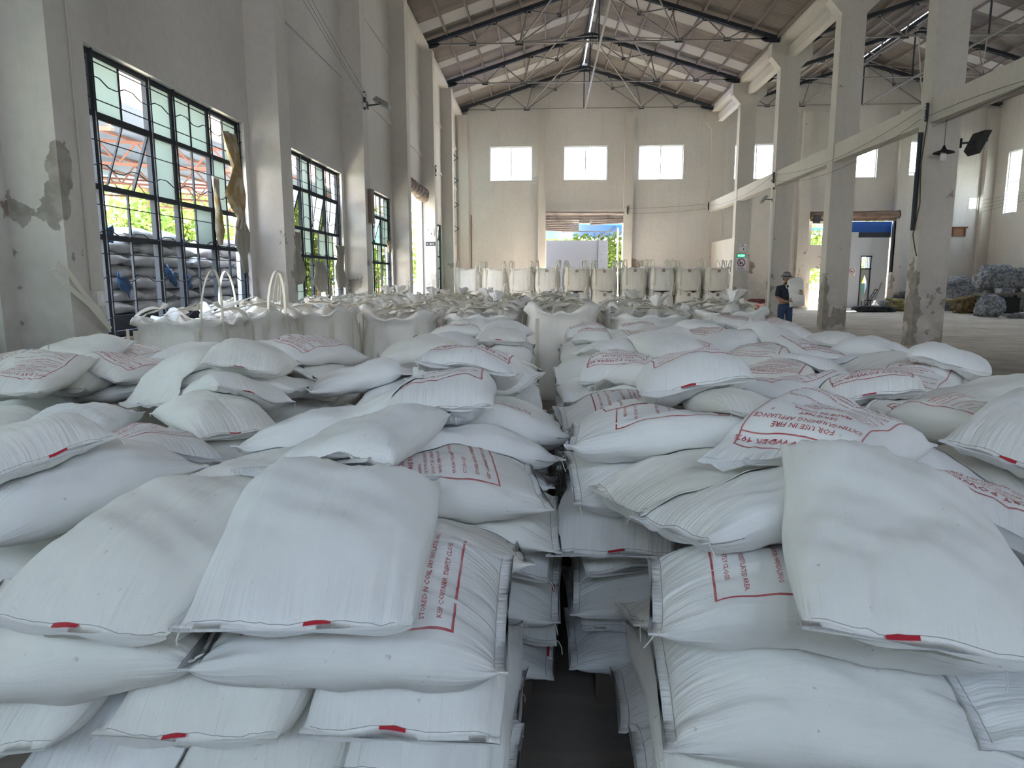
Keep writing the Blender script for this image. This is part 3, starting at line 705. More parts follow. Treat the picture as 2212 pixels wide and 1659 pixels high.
def add_print(k, root, flip=1, roll=0., shift=0.):
    V, F = PAGE; uu = -V[:, 1]*flip+shift; ww = V[:, 0]*flip+roll
    P = on_sack(k, uu, ww); me = bpy.data.meshes.new('printed_lettering'); me.from_pydata(P.tolist(), [], F); me.update(); me.materials.append(M_print)
    return tag(ob('printed_lettering', me, root), 'red printed frame and lettering')
def add_label(k, root, end, w0):
    n = 15; uu = []; ww = []; e_ = end*(k.L/2+.001)
    for i in range(n):
        for d in (-.005, .0065): uu.append(e_+d*end); ww.append(w0+(i/(n-1)-.5)*.062)
    P = on_sack(k, np.array(uu), np.array(ww), .003)
    me = bpy.data.meshes.new('red_label'); me.from_pydata(P.tolist(), [], [(2*i, 2*i+1, 2*i+3, 2*i+2) for i in range(n-1)]); me.update(); me.materials.append(M_red)
    return tag(ob('red_label', me, root), 'short red strip on the seam')
def add_seam(k, root, end):
    """the chain-stitch line across a sewn end, and thread tails at its corners"""
    n = 40; ww = np.linspace(-.235, .235, n); ww = ww[np.abs(ww) < k.arc[-1]/4*.96]; n = len(ww); P = on_sack(k, np.full(n, end*(k.L/2-.004)), ww, .0015)
    MB().tube([tuple(p) for p in P], .0010, 3).build('seam_stitching', M_stitch, root)
    rs = random.Random(int(k.c[0]*977+k.c[1]*7919+end*3))
    for side in (0, -1):
        if rs.random() < .45: continue
        p = Vector(P[side]); out = Vector((math.cos(k.yaw)*end, math.sin(k.yaw)*end, 0)); lat = Vector((-math.sin(k.yaw), math.cos(k.yaw), 0))*(1 if side else -1)
        pts = [p]; d = (out*.7+lat*(.5+rs.random()*.5)+Vector((0, 0, rs.uniform(-.2, .3)))).normalized()
        for q in range(5):
            d = (d+Vector((rs.uniform(-.5, .5), rs.uniform(-.5, .5), -.35))).normalized(); pts.append(pts[-1]+d*.012)
        MB().tube(pts, .0017, 4).build('loose_thread', M_thread, root)
SACKS = []
def place_sack(x, y, yaw, label, group, seed, flags='', visible=True, **kw):
    d = math.hypot(x, y)
    if not visible or 'h' in flags: nu, nv = 24, 28
    elif d < 2.1: nu, nv = 96, 104
    elif d < 3.4: nu, nv = 64, 68
    elif d < 5.5: nu, nv = 44, 48
    else: nu, nv = 30, 36
    R = random.Random(seed)
    kw.setdefault('L', .74+R.uniform(-.02, .03)); kw.setdefault('W', .45+R.uniform(-.01, .02)); kw.setdefault('T', .215+R.uniform(-.012, .012))
    if 's' in flags: kw.setdefault('s0', .75)
    if 'S' in flags: kw.setdefault('s1', .75)
    k = make_sack(x, y, yaw, seed=seed*31+7, nu=nu, nv=nv, **kw)
    if not visible or 'h' in flags: return None
    o = ob('woven_sack', sack_mesh(k, 'woven_sack'), None, k.c); tag(o, label, 'sack', group)
    if 't' in flags: add_print(k, o, -1 if 'f' in flags else 1, 0 if 'r' not in flags else .10, R.uniform(-.02, .02))
    for end, sl in ((-1, 's'), (1, 'S')):
        if d < 5: add_seam(k, o, end)
        if d < 9 and ('0' if end < 0 else '1') in flags: add_label(k, o, end, R.uniform(-.05, .05))
    SACKS.append((label, k)); return o
# ---------------------------------------------------------------- wooden pallets and the piles
M_wood = newmat('grey_pallet_wood', (.16, .125, .10), .85, .2)
def pallet(x0, x1, y0, y1, label):
    r = thing('wooden_pallet', label, 'pallet', (x0, y0, 0), 0, 'pallets under the sack piles'); W_, D_ = x1-x0, y1-y0
    d = MB(); n = int(D_/.14)
    for i in range(n): a = i*(D_-.1)/(n-1); d.box((0, a, .098), (W_, a+.1, .12))
    d.build('deck_boards', M_wood, r)
    for a in (0, (W_-.09)/2, W_-.09): MB().box((a, 0, 0), (a+.09, D_, .098)).build('stringer', M_wood, r)
def deck(x0, x1, y0, y1, z=.12):
    HF[int((y0-GY0)/GS):int((y1-GY0)/GS), int((x0-GX0)/GS):int((x1-GX0)/GS)] = z
ORD = ['bottom', 'second', 'third', 'fourth', 'fifth', 'sixth', 'seventh']
NTH = ['first', 'second', 'third', 'fourth', 'fifth', 'sixth', 'seventh', 'eighth', 'ninth', 'tenth', 'eleventh', 'twelfth']
# segments: name, x-edge at the aisle, direction inward, width, y0, y1
SEG = []
for i, (e, a, b) in enumerate([(-.09, 1.42, 2.27), (.02, 2.33, 3.26), (.0, 3.32, 4.22), (-.02, 4.27, 5.2), (-.08, 5.3, 6.2), (-.12, 6.3, 7.2), (-.14, 7.3, 8.2)]): SEG.append(('L', i, e, -1, 1.22, a, b))
for i, (e, a, b) in enumerate([(.28, 1.40, 2.27), (.14, 2.40, 3.32), (.13, 3.38, 4.28), (.10, 4.33, 5.24), (.12, 5.3, 6.2), (.16, 6.25, 7.15), (.2, 7.2, 8.1), (.24, 8.15, 8.85)]): SEG.append(('R', i, e, 1, 2.9, a, b))
for i, (e, a, b) in enumerate([(-1.55, 2.3, 3.22), (-1.55, 3.27, 4.2), (-1.6, 4.25, 5.15), (-1.66, 5.2, 6.1)]): SEG.append(('W', i, e, -1, 2.5, a, b))
PN = {'L': 'pile left of the aisle', 'R': 'pile right of the aisle', 'W': 'pile by the window wall'}
AF = {'L': 'left aisle wall', 'R': 'right aisle wall', 'W': 'window-side pile, aisle face'}
for (P, i, e, d, wd, a, b) in SEG:
    x0, x1 = sorted((e, e+d*wd)); deck(x0, x1, a, b)
    if i < 3 or P == 'R' and i < 5:
        xx0, xx1 = sorted((e+d*.06, e+d*1.2)); pallet(xx0, xx1, a+.05, b-.03, 'grey wooden pallet under the %s, %s from the front' % (PN[P], NTH[i]))
# top layer, placed one by one.  x, y, yaw, layer, flags, label
TOP = {
3: [(-.80, 1.80, 88, 'L0', '0', 'sack with a red seam strip, low centre of the front left pile, two layers down'),
    (-.33, 1.80, 91, 'L0', '0', 'sack at the aisle corner of the front left pile, two layers down'),
    (-1.33, 1.82, 86, 'W', '0', 'sack low on the front left pile at the picture edge, two layers down'),
    (.70, 1.64, -3, 'R0', '', 'plain sack lowest in view on the front right pile')],
4: [(-.455, 1.64, 1, 'L0', 't', 'long sack with red storage lettering, second layer of the front left pile', dict(L=.68)),
    (-.47, 2.10, 10, 'L0', '', 'creased plain sack behind the lettered one on the front left aisle corner'),
    (-1.14, 2.08, 4, 'L0', '', 'plain sack squeezed under the two big front sacks of the left pile'),
    (-1.19, 1.66, 3, 'L0', '', 'plain sack beside a torn corner, second layer of the front left pile'),
    (.68, 1.74, -8, 'R0', 'tf', 'bulging sack with red frame and storage lettering under the front right sack'),
    (.30, 2.74, 80, 'R1', '0', 'sack with a red seam strip facing front, second right pile, third down'),
    (-1.42, 2.47, 88, 'L1', '', 'plain sack wedged in the gap between the window pile and left pile')],
5: [(-.98, 1.72, 84, 'L0', '0', 'big dusty sack with red seam strip, front row left, specked with dirt', dict(L=.72, W=.49)),
    (-.545, 1.70, 94, 'L0', '0', 'big creased sack in the middle of the front row, red strip on seam', dict(L=.72, W=.50)),
    (-.40, 2.42, 12, 'L1', 't', 'sack lettered STORAGE sticking out toward the aisle, second left pile'),
    (-.38, 2.80, 20, 'L1', '', 'plain plump sack below the one with flapping end, second left pile'),
    (-.30, 3.16, 12, 'L1', 't', 'lettered sack half hidden at the aisle edge of the second left pile'),
    (-.30, 3.66, 10, 'L2', '', 'plain sack at the aisle edge behind the half hidden lettered one'),
    (-1.10, 2.52, 84, 'L1', 's', 'tall rounded sack with loose thin flap, behind the dusty front sack'),
    (-1.80, 2.50, 60, 'W0', '', 'plain sack with thin red line, under the window-side corner sack'),
    (-1.98, 3.22, 148, 'W1', 'tf0', 'sack lettered in a red frame on the window-side pile, red strip right'),
    (-1.86, 3.76, 137, 'W1', '0', 'plain sack on the window-side pile, small red strip at its right seam'),
    (-1.96, 4.18, 137, 'W2', '0', 'plain sack further along the window-side pile, seam toward the aisle'),
    (.70, 1.95, 16, 'R0', '', 'smooth sack with upright left seam, front right pile behind the lettered one'),
    (.80, 1.555, 76, 'R0', '0', 'largest sack at lower right, plain with red strip on its seam', dict(L=.62, W=.455)),
    (.62, 2.34, 17, 'R0', '0', 'sack with drooping left seam and red strip, front right pile'),
    (.50, 2.66, -6, 'R1', 'tf', 'long sack with red frame corner on the aisle end of second right pile'),
    (.50, 3.20, 3, 'R1', 'tf', 'sack lettered down its left end, aisle edge of second right pile'),
    (.50, 3.68, 2, 'R2', 'tf', 'sack lettered down its left end, a step behind a similar one'),
    (1.24, 2.92, 69, 'R1', 'tf', 'sack with faint red text behind the torn sack on the right'),
    (1.62, 3.50, 27, 'R2', '', 'plain sack with red curved line below the end-on sack'),
    (1.33, 2.14, 64, 'R0', 't', 'sack printed DRY POWDER, FOR USE IN FIRE, upside down at right'),
    (1.50, 1.62, 60, 'R0', 't', 'lettered sack with folded corner at the lower right picture edge')],
6: [(-.66, 2.36, 80, 'L1', 's', 'plump sack with crumpled empty end lying behind the creased front sack'),
    (-.45, 3.06, 94, 'L1', 'tf0', 'lettered sack with front seam flap, middle of the left pile'),
    (-.35, 3.46, 89, 'L2', 't', 'sack printed DRY POWDER upside down, middle of the left pile'),
    (-.86, 3.55, 66, 'L2', 's', 'plain slouching sack with peaked left corner on the left pile'),
    (-.95, 3.02, 12, 'L1', '', 'plain sack lying across, between the slouching sack and rounded sack'),
    (-2.06, 2.52, 146, 'W0', '0', 'window-side corner sack with long front seam and red strip'),
    (-2.62, 3.72, 105, 'W1', '0', 'sack with gathered front seam and red strip, window-side pile'),
    (-2.98, 2.85, 120, 'W0', '', 'plain sack at the left picture edge, window-side pile'),
    (-2.36, 4.48, 75, 'W2', 's', 'sack with a crumpled gathered end facing the viewer, window-side pile'),
    (-1.92, 4.46, 100, 'W2', '0', 'sack under the topmost one at the aisle corner of the window-side pile'),
    (.94, 2.32, 47, 'R0', 'ts', 'sack with torn open flap, upside-down DRY POWDER print, right pile'),
    (.66, 3.16, 82, 'R1', 'tf0', 'plump sack lettered KEEP CONTAINER TIGHTLY CLOSED atop second right pile'),
    (1.10, 3.42, 112, 'R2', 'tf0', 'sack with one corner pointing right, red strip on its slanting seam'),
    (1.92, 3.20, -70, 'R1', 'ts', 'sack with loose open mouth and red text, right edge of the pile'),
    (1.98, 2.74, 35, 'R1', '0', 'plain sack at the right picture edge below the loose mouthed one'),
    (1.76, 3.86, 72, 'R2', 't0', 'sack seen end-on with dark seam and red strip, right pile'),
    (2.46, 3.78, 8, 'R2', '', 'smooth plain sack, uppermost at the right picture edge')],
7: [(-1.22, 4.74, 14, 'L3', 'S', 'long plain sack lying across the left pile with a puckered right end'),
    (-.46, 4.54, -20, 'L3', 't', 'long plump sack lying across the left pile beside the aisle'),
    (-.90, 6.95, 95, 'L5', '0', 'left one of two sacks with front seams crowning the far left pile'),
    (-.42, 6.90, 92, 'L5', '0', 'right one of two sacks with front seams crowning the far left pile'),
    (-.95, 7.85, 10, 'L6', 'tS', 'crumpled lettered sack behind the pair on the far left pile'),
    (-2.16, 5.05, 40, 'W3', 'tS', 'topmost sack of the window-side pile, red frame line and loose threads'),
    (-3.00, 5.00, 70, 'W3', 't', 'lettered crumpled sack behind the gathered end one by the windows'),
    (-3.30, 4.30, 100, 'W2', 't', 'lettered sack rising at far left of the window-side pile'),
    (-3.75, 5.30, 5, 'W3', '', 'pale plain sack at the back left of the window-side pile'),
    (.66, 3.98, -50, 'R2', 'ts', 'lettered sack with ragged loose corner on the right pile'),
    (1.38, 4.10, 24, 'R3', 'ts', 'lettered sack with long white crumpled tail toward the right'),
    (.50, 4.66, 80, 'R3', 't', 'lettered rounded sack at the aisle side, third row of the right pile'),
    (1.06, 4.78, 78, 'R3', 't', 'lettered rounded sack, second from the aisle, third row of right pile'),
    (1.55, 4.72, 63, 'R3', 't', 'sack with a crescent of red text, middle of the right pile'),
    (2.36, 4.50, 51, 'R3', 'tf', 'lettered sack leaning toward the floor side of the right pile'),
    (1.96, 5.15, 67, 'R4', '', 'plain sack with raised back corner, middle of the right pile'),
    (1.70, 5.62, 62, 'R4', 'tf0', 'sack with red frame corner and seam strip, behind the long tail'),
    (2.66, 5.95, -50, 'R5', 's', 'plain sack with crumpled white left end, outer edge of right pile'),
    (2.68, 5.30, 5, 'R4', '', 'low plain sack at the outer edge of the right pile'),
    (.68, 6.10, 24, 'R5', 'S', 'big plain sack with a tied crumpled end, aisle side, right pile'),
    (2.45, 7.60, 20, 'R6', '0', 'sack seen end-on with gathered dark seam, back of right pile'),
    (1.25, 6.05, 76, 'R5', 't', 'lettered sack beside the tied one, back half of right pile'),
    (1.75, 6.70, 30, 'R6', '0', 'sack with front label seam, back half of the right pile'),
    (.55, 7.05, 78, 'R6', 't', 'lettered sack by the aisle near the back of the right pile'),
    (1.10, 7.45, 84, 'R7', 't', 'lettered sack second from the aisle near the back of right pile'),
    (.45, 7.90, 92, 'R7', 't', 'lettered sack in the last row beside the aisle'),
    (1.75, 7.70, 60, 'R7', 't', 'lettered sack in the middle of the last rows'),
    (2.70, 8.30, -40, 'R7', 't', 'lettered sack at the outer back corner of the right pile'),
    (1.75, 8.45, 0, 'R8', 's', 'slack sack against the bulk bags at the back')],
}
def fill_layer(P, i, e, d, wd, a, b, k, visible):
    """regular layer of a pile segment; sacks already lying there are skipped"""
    zt = .12+.146*k; rs = random.Random(P+str(i)+str(k)); D_ = b-a; ym = (a+b)/2
    spots = []
    if (k+i) % 2 == 0:
        n = int(round(wd/.47)); pt = wd/n
        for q in range(n): spots.append((e+d*(pt*(q+.5)), ym, 90, q, 0))
    else:
        n = max(1, int(round(wd/.74))); pt = wd/n
        for q in range(n):
            for r in (0, 1): spots.append((e+d*(pt*(q+.5)), a+D_*(r+.5)/2, 0, q, r))
    for (x, y, yw, q, r) in spots:
        if HFm(x, y) > zt+.075: continue
        L_ = min(.80, D_*.93) if yw == 90 else pt*1.02; W_ = pt*1.0 if yw == 90 else D_/2*1.02
        vis = visible == 'all' or (q == 0) or (visible == 'front' and (yw == 90 or r == 0))
        if visible == 'aisle' and q > 0: vis = k >= 2 and i < 5 and q == len({s[3] for s in spots})-1
        face = AF[P] if visible != 'all' and q == 0 else PN[P]
        if visible == 'all': lab = 'plain sack in the %s, %s layer, stack %s, %s' % ({'L': 'left pile', 'R': 'right pile', 'W': 'window pile'}[P], ORD[k], NTH[i], ['aisle edge', 'second inward', 'third inward', 'fourth inward', 'fifth inward', 'sixth inward', 'seventh inward'][q]+('' if yw == 90 else ', '+('front', 'rear')[r]))
        else: lab = 'sack in the %s, %s layer, stack %s%s' % ({'L': 'left aisle wall', 'R': 'right aisle wall', 'W': 'window pile face'}[P], ORD[k], NTH[i], (', '+('near', 'rear')[r] if yw != 90 else ', lengthwise') if q == 0 else ', %s column in' % NTH[q]+('' if yw == 90 else ' '+('near', 'rear')[r]))
        KEY = '%s%d%d%d%d' % (P, i, k, q, r)
        if KEY in SKIPSET: vis = False
        TALLY.append((KEY, lab, vis))
        lab = ' '.join(lab.split()[:16])
        place_sack(x+rs.uniform(-.015, .015), y+rs.uniform(-.01, .01), yw+rs.uniform(-3, 3)+(180 if d > 0 and yw == 0 else 0)+(180 if False else 0), lab, 'sacks built into the piles', rs.randrange(9999),
                   ('0' if rs.random() < .35 else '')+('1' if d < 0 and yw == 0 and rs.random() < .35 else ''), visible=vis, L=L_, W=W_, T=.172+rs.uniform(-.006, .008))
def HFm(x, y):
    g = np.linspace(-.12, .12, 5); X, Y = np.meshgrid(x+g, y+g); return float(np.median(hs(X, Y)))
TOPC = [(t[0], t[1]) for k_ in TOP for t in TOP[k_] if k_ >= 5]
LOOSE_SKIP = {('L', 4, 0), ('R', 0, 3), ('R', 0, 4), ('W', 0, 3), ('W', 0, 4), ('W', 1, 4)}
def loose(pas):
    """loose sacks lying wherever the top is still low and nothing is set there by hand"""
    rs = random.Random(5)
    for (P, i, e, d, wd, a, b) in SEG:
        want = {'L': (.98, .98, .98, 1.04, 1.04, 1.06, 1.04), 'R': (.95, .98, 1.02, 1.02, 1.03, 1.03, 1.03, 1.02), 'W': (.92, .95, 1.0, 1.04)}[P][i]-(.07 if pas == 1 else 0)
        if P == 'L' and i == 0 or P == 'R' and i == 0 and pas == 1: continue
        n = int(wd/.5)
        for q in range(n):
            x = e+d*(wd*(q+.5)/n); y = (a+b)/2+rs.uniform(-.08, .08); yw = rs.choice([90, 75, 100, 10, 60, 120]); fl = rs.choice(['t0', '0', '', 't'])
            if (P, i, q) in LOOSE_SKIP or min(math.hypot(x-u, (y-v)*.8) for u, v in TOPC) < .36: continue
            g = np.linspace(-.16, .16, 5); X, Y = np.meshgrid(x+g, y+g)
            if float(np.mean(hs(X, Y))) < want-.09:
                place_sack(x, y, yw, 'loose sack %s the %s, stack %s, %s from the aisle' % ('on top of' if pas == 2 else 'near the top of', {'L': 'left pile', 'R': 'right pile', 'W': 'window pile'}[P], NTH[i], NTH[q]),
                           'loose sacks on top of the piles', rs.randrange(9999), fl)
seed = 100
TALLY = []
SKIPSET = set('L1001 L2000 L3000 L3001 R0020 R0030 R0040 R0050 R1010 R1020 R1030 W0000 W1000 W1001 W2000 L2100 L2101 L3100 R0120 R0130 R1110 R1120 R1130 R1140 R1150 W0101 W1100 W2100 W2101 R1210 R1220 R1310 R1320 R1340 L2410 W1410 W1411 L3510 L4510 L4511 L5510 L5520 L6510 L6511 R1540 R2511 R2521 R3510 R3520 R3530 R3540 R4520 R4521 R5510 R5540 R6510 R6511 R6520 R6521 R7510 R7520 R7530 R7540 W2510 W3510 W3520 W3530 R5520'.split())
for k in range(0, 9):
    for ent in TOP.get(k, []):
        x, y, yaw, st, fl, lab = ent[:6]; seed += 1
        place_sack(x, y, yaw, lab, None, seed, fl, **(ent[6] if len(ent) > 6 else {}))
    for (P, i, e, d, wd, a, b) in SEG:
        lim = 5
        if P == 'R' and i >= 1: lim = 6
        if P == 'L' and i >= 3: lim = 6
        if P == 'W' and i >= 2: lim = 6
        if k >= lim: continue
        far = a > 4.8
        if far and k < 2: deckz = .12+.146*(k+1); continue
        vis = 'aisle'
        if k >= lim-1: vis = 'all'
        elif i == 0 or (P == 'R' and i == 1): vis = 'front'
        if P == 'W' and k < 3: vis = 'none' if i else 'aisle'
        if P == 'W' and i == 0 and k >= 2: vis = 'front'
        if far and k == 2: deck(*sorted((e, e+d*wd)), a, b, .12+.146*2)
        if (P, i, k) in (('L', 0, 3), ('L', 0, 4)): continue
        fill_layer(P, i, e, d, wd, a, b, k, vis)
    if k == 5: loose(1)
loose(2)
print('sacks', len(SACKS))


# ================================================================ bulk bags
def bulk_mat():
    m = newmat('bulk_bag_fabric', (.8, .79, .74), .6, .25); oi = N(m, 'ShaderNodeObjectInfo')
    c = mix(m, oi.outputs['Random'], (.86, .86, .84), (.82, .79, .72)); d = noise_fac(m, 2.2, 5, 'Object', lo=.45, hi=.8)
    c = mix(m, mth(m, 'MULTIPLY', d, .35), c, (.68, .63, .54)); LK(m, c, bsdf(m).inputs['Base Color'])
    a = noise_fac(m, 1, 5, 'Object', lo=.3, hi=.7, mp=(7, 7, 1.4)); b = noise_fac(m, 9, 5, 'Object', lo=.3, hi=.7)
    bump(m, mth(m, 'ADD', a, mth(m, 'MULTIPLY', b, .6)), .02, .5); return m
M_bulk = bulk_mat()
M_patch = newmat('brown_document_patch', (.36, .27, .22), .7, .2)
M_logo = newmat('printed_grey_green', (.12, .28, .24), .6, .2)
def ridged(x, y, s, R):
    v = 0
    for q, (a, b, c, w_) in enumerate(R): v = v+w_*(1-2*np.abs(np.sin(a*x+b*y+c+1.3*np.sin(b*x*.7-a*y*.6+c*2))))
    return v*s
def bulk_mesh(seed, w_=1.02, h=1.02, top=.16, slump=0., n=72):
    rs = np.random.RandomState(seed); R = [(rs.uniform(-6, 6), rs.uniform(-6, 6), rs.rand()*6, 1/(1+.5*q)) for q in range(5)]
    a = np.linspace(0, 2*PI, n, endpoint=False); ca, sa = np.cos(a), np.sin(a)
    sq = (np.abs(ca)**3.2+np.abs(sa)**3.2)**(-1/3.2); dx, dy = ca*sq, sa*sq
    corner = np.exp(-((np.abs(np.abs(ca)-np.abs(sa)))/.28)**2)
    rings = []
    def ring(r, z): rings.append(np.stack([dx*r, dy*r, z*np.ones(n)], 1))
    for t in np.linspace(0, 1, 12):
        r = w_/2*(.90+.12*math.sin(PI*min(1, t*1.05+.02))**.6)*(1-.03*slump*t)
        ring(r+.006*np.sin(9*a+seed+4*t)+.004*np.sin(23*a+seed*3+2*t)*t, h*t)
    pk = top*(.30+.38*corner*rs.uniform(.6, 1.2))+.03*np.sin(3*a+rs.rand()*6)+.02*np.sin(11*a+rs.rand()*6)
    ring(w_/2*.985+.012*np.sin(17*a), h+pk*.55); ring(w_/2*.95+.02*np.sin(13*a+2), h+pk)
    for t in (.8, .66, .52, .38, .25, .12, .03):
        z = h+pk*.9*t**1.3-.03*(1-t)
        x, y = dx*w_/2*t, dy*w_/2*t
        z = z+ridged(x*2.2, y*2.2, .045, R)*(.4+.6*min(1, (1-t)*3))
        rings.append(np.stack([x, y, z], 1))
    V = np.concatenate(rings); m = len(rings); i = np.arange(m-1)[:, None]; j = np.arange(n)[None]; jn = (j+1) % n
    F = np.stack([i*n+j, i*n+jn, (i+1)*n+jn, (i+1)*n+j], 2).reshape(-1, 4)
    F = F.tolist()+[list(range(n-1, -1, -1)), [(m-1)*n+k for k in range(n)]]
    me = mesh_np('bag_body', V, F, M_bulk, True); me['rim'] = float(h+top); return me
def loop_standing(w_, h, q, seed, tall=.2):
    rs = random.Random(seed*7+q); cx, cy = [(1, 1), (-1, 1), (-1, -1), (1, -1)][q]; r = w_/2*.9; a = .16
    lean = (rs.uniform(-.06, .06), rs.uniform(-.06, .06)); pts = []
    p0 = Vector((cx*(r-a), cy*r, h-.16)); p1 = Vector((cx*r, cy*(r-a), h-.16))
    for i in range(15):
        t = i/14; p = p0.lerp(p1, t); hgt = math.sin(PI*t)**.55; p.z += .16+(tall+.14)*hgt-.16*(1-min(1, hgt*2)); p.x += lean[0]*hgt*2+cx*.02; p.y += lean[1]*hgt*2+cy*.02; pts.append(p)
    return MB().ribbon(pts, Vector((cx, cy, .2)), .05, .005).mesh('lifting_loop', M_web)
def loop_slumped(w_, h, q, seed):
    rs = random.Random(seed*13+q*5); cx, cy = [(1, 1), (-1, 1), (-1, -1), (1, -1)][q]; r = w_/2*.86; big = (q+seed) % 2 == 0
    p0 = Vector((cx*r, cy*(r-.16), h+.02)); a0 = rs.uniform(0, 6.28); tgt = Vector((-cx*rs.uniform(.0, .8)*r, -cy*rs.uniform(-.3, .8)*r, h+.12+rs.random()*.04)) if big else Vector((cx*r*.45, cy*r*.3, h+.14))
    p1 = Vector((cx*(r-.16), cy*r, h+.02)); pts = []
    for i in range(26):
        t = i/25; p = p0.lerp(p1, t); k = math.sin(PI*t)**.8; b = p.lerp(tgt, k); b.z = h+.05+.10*math.sin(PI*t)**.5+.025*math.sin(4*PI*t+a0)*k; off = (t-.5)*(.34 if big else .2)*k
        b.x += -cy*off; b.y += cx*off; pts.append(b)
    wd = []
    for i in range(26):
        d = pts[min(i+1, 25)]-pts[max(i-1, 0)]; s = Vector((-d.y, d.x, 0)).normalized(); wd.append(s+Vector((0, 0, .5*math.sin(a0+i*.35))))
    return MB().ribbon(pts, wd, .055, .005).mesh('lifting_loop', M_web)
def spout_mesh(h, seed):
    rs = np.random.RandomState(seed); n = 26; V = []; F = []
    prof = [(.10, h-.02), (.07, h+.06), (.035, h+.12), (.05, h+.16), (.085, h+.21), (.10, h+.25)]
    for i, (r, z) in enumerate(prof):
        for k in range(n):
            a = 2*PI*k/n; rr = r*(1+.35*math.sin(a*5+seed+i*.7)+.2*math.sin(a*9+i)); V.append((rr*math.cos(a)+.02*i*math.sin(seed), rr*math.sin(a)+.02*i*math.cos(seed), z+.02*math.sin(a*3+seed*2)*(i > 3)))
    for i in range(len(prof)-1):
        for k in range(n): F.append((i*n+k, i*n+(k+1) % n, (i+1)*n+(k+1) % n, (i+1)*n+k))
    me = mesh_np('tied_spout', V, F, M_bulk, True); return me
def webbing_mesh(w_, h):
    out = []; r = w_/2*.985
    for cx, cy in ((1, 1), (-1, 1), (-1, -1), (1, -1)):
        for ax in (0, 1):
            p = [Vector((cx*(r+.012) if ax else cx*(r-.2), cy*(r-.2) if ax else cy*(r+.012), z)) for z in (h*.25, h*.45, h*.65, h*.85, h*.98)]
            out.append(MB().ribbon(p, (0, 1, 0) if ax else (1, 0, 0), .05, .004).mesh('side_webbing', M_web))
    return out
FLOP = [bulk_mesh(11+i*7, 1.03, 1.02, .17+.03*i, .6) for i in range(4)]
STIF = [bulk_mesh(61+i*5, 1.10, .86, .13, 0, 56) for i in range(3)]
LS = [[loop_slumped(1.03, 1.06, q, 3+i) for q in range(4)] for i in range(4)]
LT = [[loop_standing(1.10, .93, q, 30+i, .16) for q in range(4)] for i in range(3)]
SP = [spout_mesh(1.08, i) for i in range(3)]; WB = webbing_mesh(1.03, 1.02); WB2 = webbing_mesh(1.10, .86)
def bulk_bag(x, y, z, rz, var, style, label, group, sc_=(1, 1, 1), patch=False, spout=None, web=True):
    r = thing('bulk_bag', label, 'bulk bag', (x, y, z), rz, group); r.scale = sc_
    ob('bag_body', (FLOP if style == 'flop' else STIF)[var % (4 if style == 'flop' else 3)], r)
    for q in range(4): ob('lifting_loop', (LS if style == 'flop' else LT)[var % (4 if style == 'flop' else 3)][q], r)
    if web:
        for wm in (WB if style == 'flop' else WB2): ob('side_webbing', wm, r)
    if spout is not None: ob('tied_spout', SP[spout % 3], r, (random.Random(x).uniform(-.15, .15), 0, 0))
    if patch: MB().box((-.06, -.575, .74), (.06, -.563, .85)).build('document_patch', M_patch, r)
    return r
rs = random.Random(9)
xs0 = [-1.98, -.87, .24, 1.36, 2.46]
rowname = ['front', 'second', 'third', 'fourth', 'fifth', 'sixth', 'last']; coln = ['first', 'second', 'third', 'fourth', 'fifth', 'sixth']
for r_ in range(7):
    y = 9.55+1.17*r_; xs = list(xs0)
    if r_ >= 1: xs = [-3.05]+xs
    if r_ >= 2: xs = xs[:-1]
    if r_ >= 3: xs = xs[:-1]
    for c_, x in enumerate(xs):
        v = rs.randrange(4); lb = 'slumped white bulk bag with tangled straps, %s row, %s from the left' % (rowname[r_], coln[c_])
        b = bulk_bag(x+rs.uniform(-.02, .02), y+rs.uniform(-.03, .03), 0, rs.choice([0, PI/2, PI, -PI/2])+rs.uniform(-.05, .05), v, 'flop', lb, 'slumped bulk bags in rows', (1, 1, rs.uniform(1.01, 1.10)), spout=rs.randrange(3) if rs.random() < .3 else None, web=r_ < 2)
        if r_ == 0 and c_ == 0:    # small round printed mark and letters at its right shoulder
            g = MB(); 
            for i in range(20):
                a0, a1 = 2*PI*i/24, 2*PI*(i+1)/24; g.add([(.06*math.cos(a0), 0, .06*math.sin(a0)), (.06*math.cos(a1), 0, .06*math.sin(a1)), (.05*math.cos(a1), 0, .05*math.sin(a1)), (.05*math.cos(a0), 0, .05*math.sin(a0))], [(0, 1, 2, 3)])
            for u0 in (.0, .05): g.box((u0-.015, -.001, -.2), (u0-.009, .001, -.13)).box((u0+.009, -.001, -.2), (u0+.015, .001, -.13)).box((u0-.01, -.001, -.168), (u0+.01, .001, -.162))
            b.rotation_euler = (0, 0, 0); b.location = (x, y, 0); g.build('printed_mark', M_logo, b, loc=(.30, -.535, .80))
